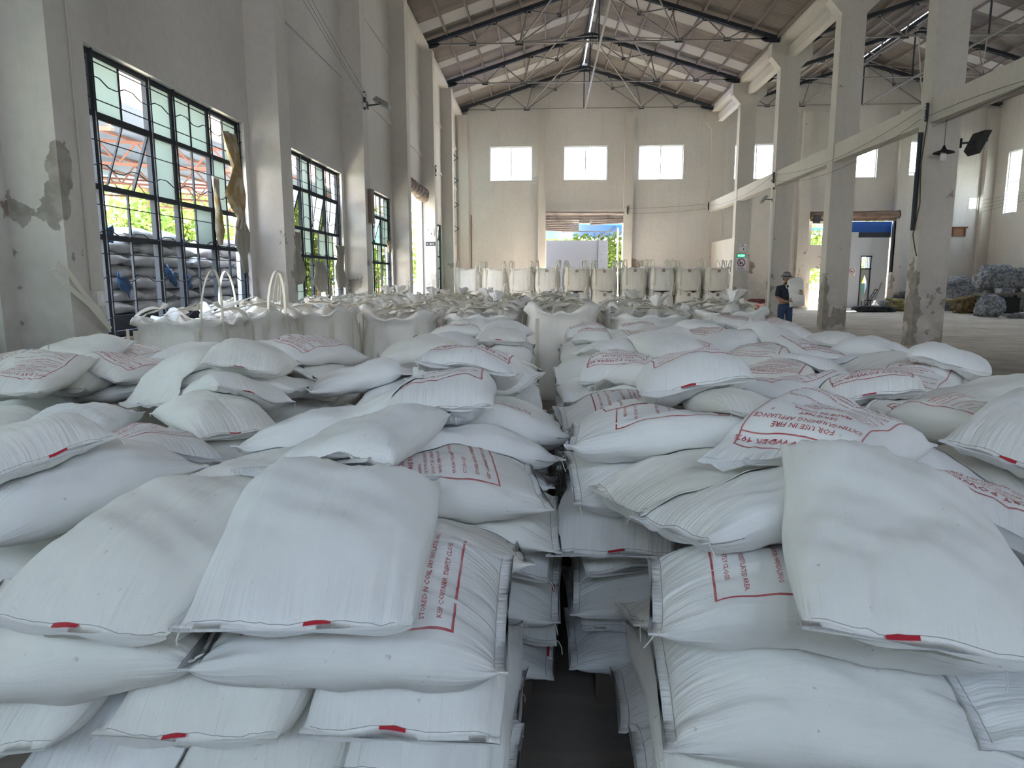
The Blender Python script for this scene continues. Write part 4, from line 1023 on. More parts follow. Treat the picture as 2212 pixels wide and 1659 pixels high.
# bulk bags along the window wall
WLB = [(-3.72, 7.16, .0, 0, 'collapsed bulk bag by the first window, one corner strap pulled up against the pilaster'), (-3.45, 8.02, .1, 1, 'bulk bag by the first window with a tall upright strap'),
       (-2.98, 9.02, .04, 2, 'bulk bag in front of the pilaster after the first window, straps crossed'), (-4.05, 9.2, .1, 3, 'bulk bag against the wall under the first window'), (-4.15, 10.35, 0, 1, 'bulk bag against the pilaster beside the second window'),
       (-4.1, 12.6, 0, 2, 'bulk bag under the near half of the second window'), (-4.1, 13.8, 0, 0, 'bulk bag under the far half of the second window'), (-4.1, 15.0, 0, 3, 'bulk bag at the wall just before the third pilaster')]
LU = [loop_standing(1.03, 1.10, q, 80, .30) for q in range(4)]
for i, (x, y, rz, v, lb) in enumerate(WLB):
    b = bulk_bag(x, y, 0, rz, v, 'flop', lb, 'bulk bags along the window wall', (1, 1, 1.10 if i < 4 else 1.05))
    if i < 4:
        for q, c in enumerate([c for c in b.children if c.name.startswith('lifting_loop')]):
            if q == (3, 1, 2, 0)[i] or (i == 1 and q == 3): c.data = LU[q]
# the strap pulled up high at the left corner of the first one
o = MB().ribbon([(-4.22, 6.55, 1.02), (-4.225, 6.4, 1.2), (-4.23, 6.2, 1.36), (-4.24, 6.05, 1.52), (-4.25, 5.93, 1.58), (-4.25, 5.87, 1.53), (-4.23, 5.98, 1.42), (-4.2, 6.25, 1.24), (-4.2, 6.52, 1.02)], (.25, .3, 1), .04, .005)
first = [c for c in bpy.data.objects if c.get('label', '').startswith('collapsed bulk bag')][0]
oo = o.build('lifting_loop', M_web); oo.parent = first; oo.location = (-first.location[0], -first.location[1], 0); first.scale = (1, 1, 1.1)
# far double row
fx = [-3.31, -2.15, -.99, .11, 1.31, 2.50, 3.69, 4.86, 6.00, 7.17]
numl = ['first', 'second', 'third', 'fourth', 'fifth', 'sixth', 'seventh', 'eighth', 'ninth', 'tenth']
for i, x in enumerate(fx):
    bulk_bag(x, 30, 0.02, rs.uniform(-.04, .04), i, 'stif', 'lower tier bulk bag of the far double row, %s from the left' % numl[i], 'lower bulk bags of the far row', (1, 1, 1.14), patch=i > 3, web=False)
    bulk_bag(x+rs.uniform(-.03, .03), 30, 1.08, rs.uniform(-.06, .06), i+1, 'stif', 'upper bulk bag with upright loops, far double row, %s from the left' % numl[i], 'upper bulk bags of the far row', (1, 1, rs.uniform(1.0, 1.07)), patch=i > 2, web=True)
for i, x in enumerate(fx[4:]):
    bulk_bag(x+.1, 31.25, 0.02, 0, i, 'stif', 'bulk bag hidden low behind the far double row, %s from its right end' % numl[5-i], 'bulk bags behind the far row', (1, 1, 1.14), web=False)
    bulk_bag(x+.1, 31.25, 1.08, 0, i, 'stif', 'bulk bag peeping up behind the far double row, %s from its right end' % numl[5-i], 'bulk bags behind the far row', (1, 1, 1.06), web=False)
struct(MB().box((.05, YF-.3, 0), (.06, YF-.29, .01)).build('trim_3', M_colm), 'door stop at the far doorway')

# ================================================================ outdoors
def leaf_mat(name, a, b):
    m = newmat(name, a, .7, .2); c = mix(m, noise_fac(m, 1.5, 4, 'Object', lo=.35, hi=.65), a, b); LK(m, c, bsdf(m).inputs['Base Color'])
    t = N(m, 'ShaderNodeBsdfTranslucent'); LK(m, c, t.inputs[0]); x = N(m, 'ShaderNodeMixShader'); x.inputs[0].default_value = .35
    LK(m, bsdf(m).outputs[0], x.inputs[1]); LK(m, t.outputs[0], x.inputs[2]); LK(m, x.outputs[0], m.node_tree.nodes['Material Output'].inputs[0]); return m
M_leaf = leaf_mat('sunlit_leaves', (.16, .20, .035), (.10, .16, .03)); M_bark = newmat('bark', (.1, .075, .05), .9, .1)
M_earth = newmat('pale_yard_ground', (.34, .32, .27), .9, .1); c_ = mix(M_earth, noise_fac(M_earth, .3, 5, 'Object'), (.52, .49, .42), (.38, .38, .27)); LK(M_earth, c_, bsdf(M_earth).inputs['Base Color'])
struct(MB().box((-90, -40, -.3), (90, 120, -.11)).build('ground', M_earth), 'sunlit yard ground outside the hall')
def tree_mesh(seed, r=2.4, n=2600):
    rs = np.random.RandomState(seed); blobs = [(rs.uniform(-.9, .9)*r, rs.uniform(-.9, .9)*r, rs.uniform(-.8, 1.0)*r, rs.uniform(.4, .75)*r) for _ in range(11)]
    V = []; F = []
    for i in range(n):
        bx, by, bz, br = blobs[i % 11]; d = rs.normal(size=3); d /= np.linalg.norm(d); p = np.array([bx, by, bz])+d*br*rs.uniform(.75, 1.05)
        u = rs.normal(size=3); u /= np.linalg.norm(u); v = np.cross(d, u); v /= np.linalg.norm(v)+1e-6; s = rs.uniform(.10, .22)
        k = len(V); V += [p-u*s, p+v*s*.55, p+u*s, p-v*s*.55]; F.append((k, k+1, k+2, k+3))
    return mesh_np('foliage', V, np.array(F), M_leaf)
TM = [tree_mesh(3), tree_mesh(8), tree_mesh(15)]; TR = MB().tube([(0, 0, -.1), (.05, 0, 1.5), (0, .1, 3.2), (.2, 0, 4.6)], [.2, .16, .13, .06], 8).mesh('trunk', M_bark)
def tree(x, y, s, v, label, group):
    r = thing('tree', label, 'tree', (x, y, -.1), v*2.1, group); r.scale = (s, s, s); ob('foliage', TM[v % 3], r, (0, 0, 3.6)); ob('trunk', TR, r)
for i, y in enumerate([9, 13, 17, 21.5, 26, 31, 36, 41, 47, 54]):
    tree(-20.5-(i % 3)*1.5, y, 1.25+.12*(i % 2), i, 'bright green tree in the yard beyond the left windows', 'trees outside the left wall')
for i, (x, y) in enumerate([(-3, 58), (1, 54), (4.5, 50), (5.5, 45.5), (9.5, 60), (15, 47), (14.6, 43.5), (19, 55), (24, 50), (-9, 52)]):
    tree(x, y, .95, i, 'leafy tree in full sun beyond the far doorways', 'trees beyond the far wall')
for i, (x, y) in enumerate([(-7.6, 27.5), (-8.0, 30.5), (-7.2, 33.5)]): tree(x-1.5, y, .8, i, 'sunlit bush tree right outside the left doorway', 'trees by the left doorway')
M_pink = newmat('pink_render', (.62, .42, .34), .9, .1); M_canopy = newmat('pale_blue_sheet', (.20, .23, .32), .7, .2); M_redst = newmat('red_oxide_steel', (.30, .14, .11), .7, .2)
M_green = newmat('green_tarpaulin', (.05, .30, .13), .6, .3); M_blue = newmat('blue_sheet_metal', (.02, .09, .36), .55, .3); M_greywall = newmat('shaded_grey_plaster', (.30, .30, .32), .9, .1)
c_ = mix(M_greywall, noise_fac(M_greywall, 7, 3, 'Object', lo=.66, hi=.70), (.05, .052, .06), (.02, .02, .02)); LK(M_greywall, c_, bsdf(M_greywall).inputs['Base Color'])  # base colour set far darker to stand in for the yard wall's shade
can = thing('yard_canopy', 'open canopy of pale sheets on red trusses outside the left windows', 'canopy', (-8, 0, 0))
V = []; n = 400
for t in (0, 1):
    for j in range(n): V.append((-11*t, 2+j*.08, 5.0+.9*t+(.02 if j % 2 else -.02)))
ob('canopy_sheets', mesh_np('canopy_sheets', V, np.array([(j, j+1, n+j+1, n+j) for j in range(n-1)]), M_canopy), can)
for y in range(3, 34, 5):
    b = MB(); b.bar((0, y, 4.85), (-11, y, 5.75), .07); b.bar((0, y, 4.35), (-11, y, 5.05), .07)
    for q in range(11): b.bar((-q, y, 4.35+q*.064), (-q-.5, y, 4.89+q*.082), .04); b.bar((-q-.5, y, 4.89+q*.082), (-q-1, y, 4.41+q*.064), .04)
    b.build('canopy_truss', M_redst, can)
for x in (-2.7, -5.4, -8.1, -10.8): MB().bar((x, 2, 4.93-x*.082), (x, 33.8, 4.93-x*.082), .06).build('canopy_purlin', M_redst, can)
MB().box((-.12, 2, 4.95), (0, 34, 6.6)).build('canopy_fascia', M_pink, can)
for x, y in ((-.1, 2.2), (-.1, 18.5), (-.1, 33.7), (-10.9, 2.2), (-10.9, 14), (-10.9, 26), (-10.9, 33.7)): MB().box((x-.08, y-.08, -.1), (x+.08, y+.08, 4.95 if x > -1 else 5.8)).build('canopy_post', M_redst, can)
o = MB().box((-6.7, 26.4, 2.9), (-6.66, 30.5, 4.1)).build('green_tarpaulin', M_green); tag(o, 'green tarpaulin hung outside the left doorway', 'tarpaulin')
r = thing('tarpaulin_frame', 'pale pipe frame holding the green tarpaulin outside', 'frame', (-6.68, 26.3, -.1)); MB().bar((0, 0, 0), (0, 0, 4.3), .08).bar((0, 4.3, 0), (0, 4.3, 4.3), .08).bar((0, 0, 2.95), (0, 4.3, 2.95), .08).bar((0, 0, 4.25), (0, 4.3, 4.25), .08).build('pipes', M_steel2, r)
# sacks stacked outside the first window
r_ = MB().box((-6.5, 6.7, -.11), (-5.35, 13.2, 1.15)).build('loading_plinth', M_greywall); tag(r_, 'low concrete plinth outside under the first window', 'plinth', kind='structure')
_hf = HF; HF = np.zeros_like(HF); outs = []
for q in range(3):
    HF[:] = 0; k = make_sack(0, 3, 90, L=.78, W=.46, T=.21, seed=400+q, nu=30, nv=32); outs.append(sack_mesh(k, 'woven_sack'))
HF = _hf
M_sack_shaded = newmat('shade_darkened_woven_plastic', (.34, .34, .345), .7, .2); c_ = mix(M_sack_shaded, noise_fac(M_sack_shaded, 4, 5, 'Object'), (.38, .38, .39), (.27, .26, .25)); LK(M_sack_shaded, c_, bsdf(M_sack_shaded).inputs['Base Color'])  # darker copy of the sack fabric, standing in for the shade outside
M_bluebag = newmat('blue_plastic_wrap', (.02, .06, .14), .5, .3)
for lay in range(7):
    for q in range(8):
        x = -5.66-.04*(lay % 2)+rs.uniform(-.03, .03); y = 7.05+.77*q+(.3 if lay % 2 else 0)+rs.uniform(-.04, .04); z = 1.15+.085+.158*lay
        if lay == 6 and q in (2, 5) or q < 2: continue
        o = ob('woven_sack', outs[(lay+q) % 3], None, (x, y, z)); outs[(lay+q) % 3].materials[0] = M_sack_shaded; o.rotation_euler = (rs.uniform(-.05, .05), rs.uniform(-.08, .08), rs.uniform(-.08, .08)+(PI if rs.random() < .5 else 0))
        tag(o, 'shade-darkened sack stacked outside the first window, %s layer, %s along' % (ORD[lay], NTH[q]), 'sack', 'sacks stacked outside the first window')
for i, (y, z) in enumerate([(8.35, 2.05), (9.75, 1.63), (10.2, 1.45), (8.6, 1.5)]):
    V = []; F = []; r2 = np.random.RandomState(i)
    for a in range(6):
        for b in range(5): V.append((-5.42+.05*r2.rand(), y+a*.05+.02*r2.rand(), z+b*.04*(1+.5*r2.rand())-.03*a*(i % 2)))
    F = [(a*5+b, a*5+b+1, a*5+b+6, a*5+b+5) for a in range(5) for b in range(4)]
    o = ob('blue_plastic_scrap', mesh_np('blue_plastic_scrap', V, F, M_bluebag, True)); so_ = o.modifiers.new('t', 'SOLIDIFY'); so_.thickness = .01
    tag(o, 'scrap of dark blue plastic caught in the sacks outside, %s along' % NTH[i], 'plastic scrap')
# beyond the far doorway
w2 = MB().box((-1.5, 41.0, -.1), (3.05, 41.2, 3.78)).box((3.05, 40.9, -.1), (3.6, 41.2, 3.78)); struct(w2.build('yard_wall', M_greywall), 'shaded grey speckled wall standing beyond the far doorway', 'wall')
can = thing('yard_canopy', 'blue sheet canopy with dark truss seen through the far doorway', 'canopy', (0, 43, 0))
MB().prism([(-.8, 4.72), (-.8, 4.78), (8, 4.5), (8, 4.42)], -3, 8, 0).build('canopy_sheets', M_blue, can); b = MB().bar((1, -.1, 4.4), (4.3, -.1, 4.4), .06); b.bar((3.0, -.1, 3.8), (4.4, -.1, 4.9), .09)
for q in range(5): b.bar((3.0+q*.28, -.1, 4.4), (3.1+q*.28, -.1, 3.85+q*.22), .05)
b.build('canopy_truss', M_steel, can); MB().box((4.3, -.1, -.1), (4.4, 0, 4.6)).build('canopy_post', M_steel2, can)

# ================================================================ doorway fittings
def shutter_mat(name, a, b, c3):
    m = newmat(name, a, .85, .15); c = mix(m, noise_fac(m, 1, 5, 'Object', lo=.4, hi=.62, mp=(1.2, 1, 14)), a, b); c = mix(m, mth(m, 'MULTIPLY', noise_fac(m, 2.5, 4, 'Object', lo=.5, hi=.7), .6), c, c3)
    LK(m, c, bsdf(m).inputs['Base Color']); return m
M_shut = shutter_mat('weathered_shutter_slats', (.40, .35, .33), (.30, .26, .25), (.18, .15, .14)); M_shut2 = shutter_mat('rusted_shutter_roll', (.20, .14, .11), (.32, .24, .19), (.09, .06, .05))
r = thing('roller_shutter', 'broken weathered shutter sagging across the top of the far doorway', 'shutter', (.03, YF-.12, 0))
def slats(x0, x1, z0, z1, tl, tr, y=0):
    mb = MB(); n = max(1, int((z1-z0)/.085))
    for q in range(n):
        za = z0+(z1-z0)*q/n; zb = za+(z1-z0)/n*1.04; k = 1-q/n
        mb.add([(x0, y, za+tl*k), (x1, y, za+tr*k), (x1, y, zb+tr*k), (x0, y, zb+tl*k), (x0, y-.025, (za+zb)/2+tl*k), (x1, y-.025, (za+zb)/2+tr*k)], [(0, 4, 5, 1), (4, 3, 2, 5), (0, 3, 4), (1, 5, 2), (0, 1, 2, 3)])
    return mb
slats(-.03, 4.13, 4.72, 5.12, 0, -.02, -.03).build('upper_slats', M_shut, r); slats(-.03, 1.75, 4.1, 4.75, .02, -.06, -.06).build('hanging_slats', M_shut, r)
slats(1.75, 2.35, 4.5, 4.72, 0, 0, -.05).build('hanging_slats', M_shut, r); slats(2.35, 4.12, 4.42, 4.74, -.02, .08, -.09).build('hanging_slats', M_shut, r)
MB().tube([(-.03, -.14, 5.06), (4.13, -.14, 5.03)], .08, 10).build('shutter_roll', M_shut, r)
r = thing('roller_shutter', 'rusty brown rolled shutter over the side hall doorway', 'shutter', (13.9, YF-.2, 0))
MB().tube([(0, -.1, 4.86), (4.5, -.1, 4.88)], .19, 14).build('shutter_roll', M_shut2, r); MB().box((0, -.12, 4.55), (4.4, -.02, 4.72)).build('bottom_slats', M_shut2, r); MB().box((4.3, -.1, 1.9), (4.42, .05, 4.75)).build('guide_rail', M_steel, r); MB().lathe([(.22, 0), (.22, .04)], 14, (4.48, -.1, 4.88), 0).build('end_bracket', M_steel, r)
r = thing('torn_lintel_shutter', 'torn rolled shutter hanging over the left wall doorway', 'shutter', (-4.62, 22.9, 0))
pts = [(0, q*.2, 4.78+.04*math.sin(q*1.7)-.006*q) for q in range(22)]; MB().tube(pts, [.17+.035*math.sin(q*2.3) for q in range(22)], 10).build('shutter_roll', M_shut2, r, True)
g = MB()
for q in range(7): g.tube([(0.02, .35+.58*q, 4.78+.2*math.cos(a_)) if False else (.2*math.cos(a_), .35+.58*q+.1*math.sin(a_*.5), 4.77+.2*math.sin(a_)) for a_ in [i*PI/7 for i in range(-4, 8)]], .035, 5)
g.build('loose_slats', M_shut, r)
# side hall doorway infill and the booth
M_booth = newmat('pale_blue_panel', (.50, .53, .57), .7, .25); M_pale = newmat('pale_panel', (.60, .58, .52), .8, .2)
struct(wall_cells(1, YF+.27, .12, 13.5, 15.9, 0, 4.6, [(14.25, 15.25, 0, 2.1), (14.2, 15.6, 3.35, 4.45)]).build('wall_infill', M_colm), 'patched infill wall with a small doorway beside the booth')
can = MB().box((13.0, YF+3, 4.35), (19, YF+9, 4.45)).build('blue_roof_sheet', M_blue); tag(can, 'blue roof sheet beyond the side hall doorway', 'roof sheet')
r = thing('office_booth', 'pale blue site booth with a curtained doorway inside the side hall entrance', 'booth', (15.95, YF+.05, 0))
wall_cells(1, 0, .1, 0, 2.25, 0, 3.72, [(.85, 1.40, .02, 2.72)]).build('front_panel', M_booth, r); MB().box((0, .1, 0), (.08, 2.5, 3.72)).build('side_panel', M_booth, r); MB().box((2.2, .1, 0), (2.28, 2.5, 3.72)).build('side_panel', M_booth, r)
MB().box((.0, -.02, 3.98), (2.3, .12, 4.55)).build('blue_fascia', M_blue, r); MB().box((-.02, .0, 3.72), (2.3, 2.5, 3.98)).build('dark_roof_edge', M_steel, r); MB().box((-.35, -.06, 3.55), (.6, .02, 4.0)).build('loose_white_panel', M_booth, r)
MB().box((.0, 2.4, 0), (2.25, 2.5, 1.3)).build('green_back_panel', newmat('mint_panel', (.25, .42, .32), .7, .2), r)
g = MB()
for x in (.86, 1.36): g.box((x-.025, -.02, 0), (x+.025, .03, 2.75))
g.box((.83, -.02, 2.05), (1.42, .03, 2.12)).box((.83, -.02, 2.7), (1.42, .03, 2.77))
for q in range(5): g.box((.92+q*.09, -.01, 2.12), (.935+q*.09, .01, 2.7))
g.build('door_frame', M_steel, r)
g = MB(); P1 = []; 
for sx in (0, 1):
    V = []; n = 12
    for a in range(n+1):
        t = a/n; wd = .26*(1-.75*math.sin(PI*min(1, t*1.15))**2)+.03
        for b in range(7): u = b/6; V.append(((.88+wd*u) if sx == 0 else (1.36-wd*u), .05+.02*math.sin(b*3.1+a*.4), 2.05-2.0*t))
    g.add(V, [(a*7+b, a*7+b+1, a*7+b+8, a*7+b+7) for a in range(n) for b in range(6)])
g.build('parted_curtain', newmat('thin_curtain', (.45, .45, .43), .8, .2), r, True)
M_signw = newmat('sign_white', (.72, .70, .74), .5, .3); M_signr = newmat('sign_red', (.22, .015, .03), .5, .3); M_signk = newmat('sign_black', (.02, .02, .02), .5, .3)
def text_ob(name, body, size, mat, parent, loc, rot=(PI/2, 0, 0)):
    cu = bpy.data.curves.new('t', 'FONT'); cu.body = body; cu.size = size; cu.align_x = 'CENTER'; cu.extrude = .0015
    o = bpy.data.objects.new('t', cu); col.objects.link(o); bpy.context.view_layer.update()
    me = bpy.data.meshes.new_from_object(o.evaluated_get(bpy.context.evaluated_depsgraph_get())); bpy.data.objects.remove(o); me.materials.clear(); me.materials.append(mat)
    o = ob(name, me, parent, loc); o.rotation_euler = rot; return o
def no_smoking(label, loc, s=1.):
    r = thing('no_smoking_sign', label, 'sign', loc); r.scale = (s, s, s)
    MB().box((-.24, -.006, 0), (.24, 0, .56)).build('sign_board', M_signw, r); g = MB(); c = Vector((0, -.009, .345))
    for i in range(32):
        a0, a1 = 2*PI*i/32, 2*PI*(i+1)/32; P = [c+Vector((ra*math.cos(a), 0, ra*math.sin(a))) for a, ra in ((a0, .185), (a1, .185), (a1, .145), (a0, .145))]; g.add(P, [(0, 1, 2, 3)])
    g.bar(c+Vector((-.105, 0, .105)), c+Vector((.105, 0, -.105)), .002, .03); g.build('red_ring', M_signr, r)
    g = MB().bar(c+Vector((-.1, .002, -.03)), c+Vector((.08, .002, -.03)), .002, .03); g.bar(c+Vector((-.06, .001, .02)), c+Vector((-.02, .001, -.10)), .002, .035); g.bar(c+Vector((.06, .001, .03)), c+Vector((.09, .001, .07)), .002, .012)
    g.build('cigarette_symbol', M_signk, r); text_ob('lettering', '\u7981\u6b62\u70df\u706b', .085, M_signr, r, (0, -.009, .04))
no_smoking('square no-smoking sign with red ring on the fourth aisle column', (9.0, 32.835, 1.97)); no_smoking('small no-smoking sign on the pale booth beside its doorway', (16.35, YF+.04, 1.7), .8)
# exit light and emergency lamp on the column
M_egreen = newmat('lit_green', (.0, .3, .08), .4, .3); bsdf(M_egreen).inputs['Emission Color'].default_value = (.02, .75, .22, 1); bsdf(M_egreen).inputs['Emission Strength'].default_value = .9
M_ewhite = newmat('lit_white', (.7, .8, .75), .4, .3); bsdf(M_ewhite).inputs['Emission Color'].default_value = (.7, 1, .85, 1); bsdf(M_ewhite).inputs['Emission Strength'].default_value = .8
def exit_light(label, loc, rz=0, lit=True):
    r = thing('exit_light', label, 'exit light', loc, rz); MB().box((-.19, -.03, -.08), (.19, 0, .08)).build('lamp_case', M_steel, r)
    MB().box((-.165, -.034, -.06), (.165, -.03, .06)).build('lamp_face', M_egreen if lit else M_signk, r); g = MB(); W = M_ewhite if lit else M_booth
    g.tube([(0, -.037, .042), (0, -.037, .043)], .012, 8); g.bar((0, -.036, .03), (-.005, -.036, -.01), .003, .02); g.bar((-.005, -.036, -.01), (.03, -.036, -.035), .003, .01); g.bar((-.005, -.036, -.01), (-.03, -.036, -.045), .003, .01); g.bar((0, -.036, .02), (.03, -.036, .005), .003, .008); g.bar((0, -.036, .02), (-.03, -.036, .012), .003, .008)
    for s in (-1, 1): g.bar((s*.07, -.036, 0), (s*.14, -.036, 0), .003, .012); g.bar((s*.14, -.036, 0), (s*.115, -.036, .025), .003, .012); g.bar((s*.14, -.036, 0), (s*.115, -.036, -.025), .003, .012)
    g.bar((.055, -.036, .045), (.055, -.036, -.045), .003, .008); g.build('running_figure_symbol', W, r)
exit_light('lit green exit light with running figure on the fourth aisle column', (8.98, 32.84, 2.62)); exit_light('dark unlit exit light on the peeling pilaster by the left doorway', (-4.5, 27.5, 2.95), 0, False)
def emergency(label, loc):
    r = thing('emergency_lamp', label, 'emergency lamp', loc); MB().box((-.15, -.08, -.1), (.15, 0, .08)).build('battery_case', M_signw, r)
    for s in (-1, 1):
        h_ = MB().lathe([(.03, .0), (.055, .05), (.06, .09), (0, .092)], 12, (0, 0, 0), 1); o = h_.build('lamp_head', M_signw, r, True, (s*.12, -.06, .17)); o.rotation_euler = (0, 0, PI)
        MB().bar((s*.1, -.04, .07), (s*.12, -.05, .16), .015).build('lamp_bracket', M_signw, r)
    MB().box((.04, -.085, -.06), (.08, -.08, .02)).build('switch', M_signk, r)
emergency('white twin-headed emergency lamp above the green exit light', (9.0, 32.84, 2.93)); emergency('white twin-headed emergency lamp on the peeling pilaster by the left doorway', (-4.5, 27.5, 3.35))
# floodlights, pendant, insulators, conduits
def floodlight(label, loc, rz, tilt=.6, s=1., dark=True):
    r = thing('floodlight', label, 'floodlight', loc, rz); r.scale = (s, s, s)
    b = MB().prism([(-.13, 0), (.13, 0), (.10, .07), (-.10, .07)], -.11, .11, 0); o = b.build('lamp_housing', M_signk if dark else M_steel2, r, loc=(0, -.22, 0)); o.rotation_euler = (tilt, 0, 0); fixn(o.data)
    o2 = MB().box((-.095, -.115, -.004), (.095, .115, .001)).build('lamp_glass', M_booth if not dark else newmat('dark_lens', (.06, .07, .08), .15, .5), r, loc=(0, -.22, 0)); o2.rotation_euler = (tilt, 0, 0)
    MB().bar((0, 0, 0), (0, -.2, .02), .02).bar((-.12, -.22, .01), (.12, -.22, .01), .02).box((-.04, -.01, -.05), (.04, 0, .05)).build('lamp_bracket', M_steel, r); return r
floodlight('small floodlight angled from the fifth column, its bulb facing down', (8.62, 27.6, 4.55), PI/2*-1, .9, 1.3, False)
floodlight('large dark floodlight tilted on the side of the nearest column', (9.40, 16.9, 4.62), PI/2, -1.15, 2.1)
floodlight('square floodlight hung at the top left of the side hall doorway', (14.1, YF-.35, 4.62), 0, -1.2, 1.6)
floodlight('grey floodlight on a bracket high on the left wall', (-4.3, 17.3, 5.72), PI/2, .5, 1.6, False)
r = thing('pendant_lamp', 'dark enamel pendant lamp with a white bulb hanging by the nearest column', 'lamp', (8.86, 16.5, 4.36))
MB().lathe([(.015, .16), (.04, .10), (.06, .06), (.2, .015), (.225, -.01), (.22, -.015), (.19, .0), (.05, .04)], 24).build('lamp_shade', M_signk, r, True); MB().lathe([(.05, .02), (.06, -.03), (.065, -.12), (.05, -.17), (0, -.19)], 16).build('bulb', M_signw, r, True); MB().tube([(0, 0, .15), (0, .0, .71)], .006, 6).build('cord', M_steel, r)
M_porc = newmat('white_porcelain', (.62, .60, .56), .3, .5); M_wire = newmat('dark_cable', (.05, .045, .04), .7, .2)
def insulator(label, loc, rz=0):
    r = thing('wire_insulator', label, 'insulator', loc, rz); MB().box((-.03, -.02, -.2), (.03, .02, .2)).build('iron_bracket', M_steel, r)
    for z in (-.11, .11): MB().lathe([(.03, -.045), (.05, -.04), (.03, 0), (.05, .04), (.03, .045)], 12, (-.07, 0, z)).build('porcelain_spool', M_porc, r, True)
insulator('pair of porcelain insulators on the aisle side of the nearest column', (8.6, 16.85, 5.3)); insulator('pair of porcelain insulators on the third column, wires attached', (8.6, 27.5, 5.35)); insulator('pair of porcelain insulators beside the last column', (8.55, 37.9, 5.35))
insulator('pair of porcelain insulators on the right gable pilaster over the doorway', (4.35, 37.95, 5.15)); insulator('bracket with two porcelain spools high on the left pilaster', (-4.27, 16.95, 5.75), PI/2); insulator('bracket of wire spools on the far left pilaster', (-4.27, 27.7, 5.75), PI/2)
def wire(label, pts, sag, r_=.005, g=None): o = MB().tube(cable(pts, sag), r_, 4).build('electric_wire', M_wire); tag(o, label, 'wire', g)
wire('twin wires sagging from the nearest column to the fifth column', [(8.53, 16.8, 5.4), (8.53, 27.5, 5.45)], .35); wire('lower wire drooping between the near and fifth columns', [(8.53, 16.8, 5.2), (8.53, 27.5, 5.25)], .5)
wire('wire running on from the fifth column to the last column', [(8.53, 27.5, 5.4), (8.5, 37.9, 5.4)], .3); wire('upper wire along the far wall from pilaster to column', [(4.28, 37.95, 5.26), (8.48, 37.9, 5.46)], .04, .007); wire('lower wire along the far wall from pilaster to column', [(4.28, 37.95, 5.04), (8.48, 37.9, 5.24)], .1, .007)
wire('wire crossing in front of the near right tie beam', [(8.6, 16.8, 5.2), (8.6, 11.6, 4.9)], -.1); wire('thick cable along the beam bottom to the pendant lamp', [(8.66, 16.7, 4.95), (8.62, 14, 5.0), (8.6, 11.6, 5.1)], 0)
for i, (z0, z1) in enumerate([(6.4, 5.85), (6.3, 5.7), (6.0, 5.65)]): wire('thin wire crossing high along the left wall, %s from the top' % NTH[i], [(-4.05, 4, z0+2.2), (-4.2, 16.9, z1)], .25, .003)
for i, z in enumerate([5.55, 5.35, 5.15, 4.95]): wire('wire strung to the right wall near the vent window, %s from the top' % NTH[i], [(22.5, 37.9, z), (22.95, 30, z+.4+.2*i)], .1, .007)
wire('loose cable trailing down the nearest column', [(8.62, 16.84, 5.1), (8.55, 16.82, 4.2), (8.6, 16.82, 3.3), (8.5, 16.82, 2.6), (8.62, 16.81, 2.1)], .03, .012)
def conduit(label, pts, r_, mat=M_porc): o = MB().tube(pts, r_, 8).build('conduit_pipe', mat); tag(o, label, 'pipe', None)
conduit('white conduit running down the face of the first left pilaster', [(-4.28, 6.42, 9.8), (-4.28, 6.42, 1.5)], .012, newmat('cream_conduit', (.5, .47, .42), .8, .2)); conduit('pale pipe running down the aisle face of the third column', [(8.62, 27.42, 4.9), (8.60, 27.42, .3)], .05); conduit('dark conduit beside the pale pipe on the third column', [(8.63, 27.52, 5.0), (8.63, 27.52, 2.9)], .03, M_steel)
conduit('dark steel channel fixed to the nearest column face', [(8.597, 17.05, 4.9), (8.597, 17.05, 2.7)], .05, M_steel)
conduit('thin conduit in the far left corner', [(-4.02, YF-.03, 5.0), (-4.02, YF-.03, .1)], .03, newmat('brown_pipe', (.25, .18, .15), .8, .2))
r = thing('switch_box', 'small white switch box low on the first left pilaster', 'switch box', (-4.28, 6.5, 1.42)); MB().box((-.02, -.06, -.07), (.03, .06, .07)).build('box_body', M_porc, r); MB().box((.03, -.025, -.03), (.04, .025, .03)).build('switch_rocker', M_signw, r)
r = thing('rusty_wall_panel', 'rust-brown bracket panel fixed high on the far side wall', 'panel', (21.3, YF-.04, 3.75)); MB().box((0, 0, 0), (.75, .03, .5)).build('panel', newmat('rust_panel', (.30, .17, .10), .9, .1), r); MB().box((-.06, -.03, .42), (.82, 0, .5)).box((.05, -.03, 0), (.12, 0, .45)).box((.63, -.03, 0), (.7, 0, .45)).build('flanges', newmat('rust_edge', (.2, .1, .06), .9, .1), r)
# rags on the windows
def rag(label, pts, w_, mat, seed, cat='rag', x=-4.82):
    r2 = np.random.RandomState(seed); V = []; F = []; n = len(pts); m = 9
    for i, (y, z) in enumerate(pts):
        ww = w_*(1+.5*math.sin(i*1.7+seed))*(1-.15*(i == n-1))
        for j in range(m): u = j/(m-1)-.5; V.append((x+.035*math.sin(j*2.1+i*.8+seed)+.02*r2.rand(), y+u*ww+.01*r2.rand(), z+.02*math.sin(j*1.9+i)+.02*r2.rand()))
    F = [(i*m+j, i*m+j+1, (i+1)*m+j+1, (i+1)*m+j) for i in range(n-1) for j in range(m-1)]
    o = ob('torn_rag', mesh_np('torn_rag', V, F, mat, True)); s = o.modifiers.new('t', 'SOLIDIFY'); s.thickness = .006; tag(o, label, cat); return o
M_rag = newmat('stained_ochre_cloth', (.42, .34, .20), .9, .1); c_ = mix(M_rag, noise_fac(M_rag, 3, 4, 'Object', lo=.4, hi=.6), (.55, .50, .40), (.34, .25, .12)); LK(M_rag, c_, bsdf(M_rag).inputs['Base Color'])
M_rag2 = newmat('dirty_grey_cloth', (.33, .31, .26), .9, .1)
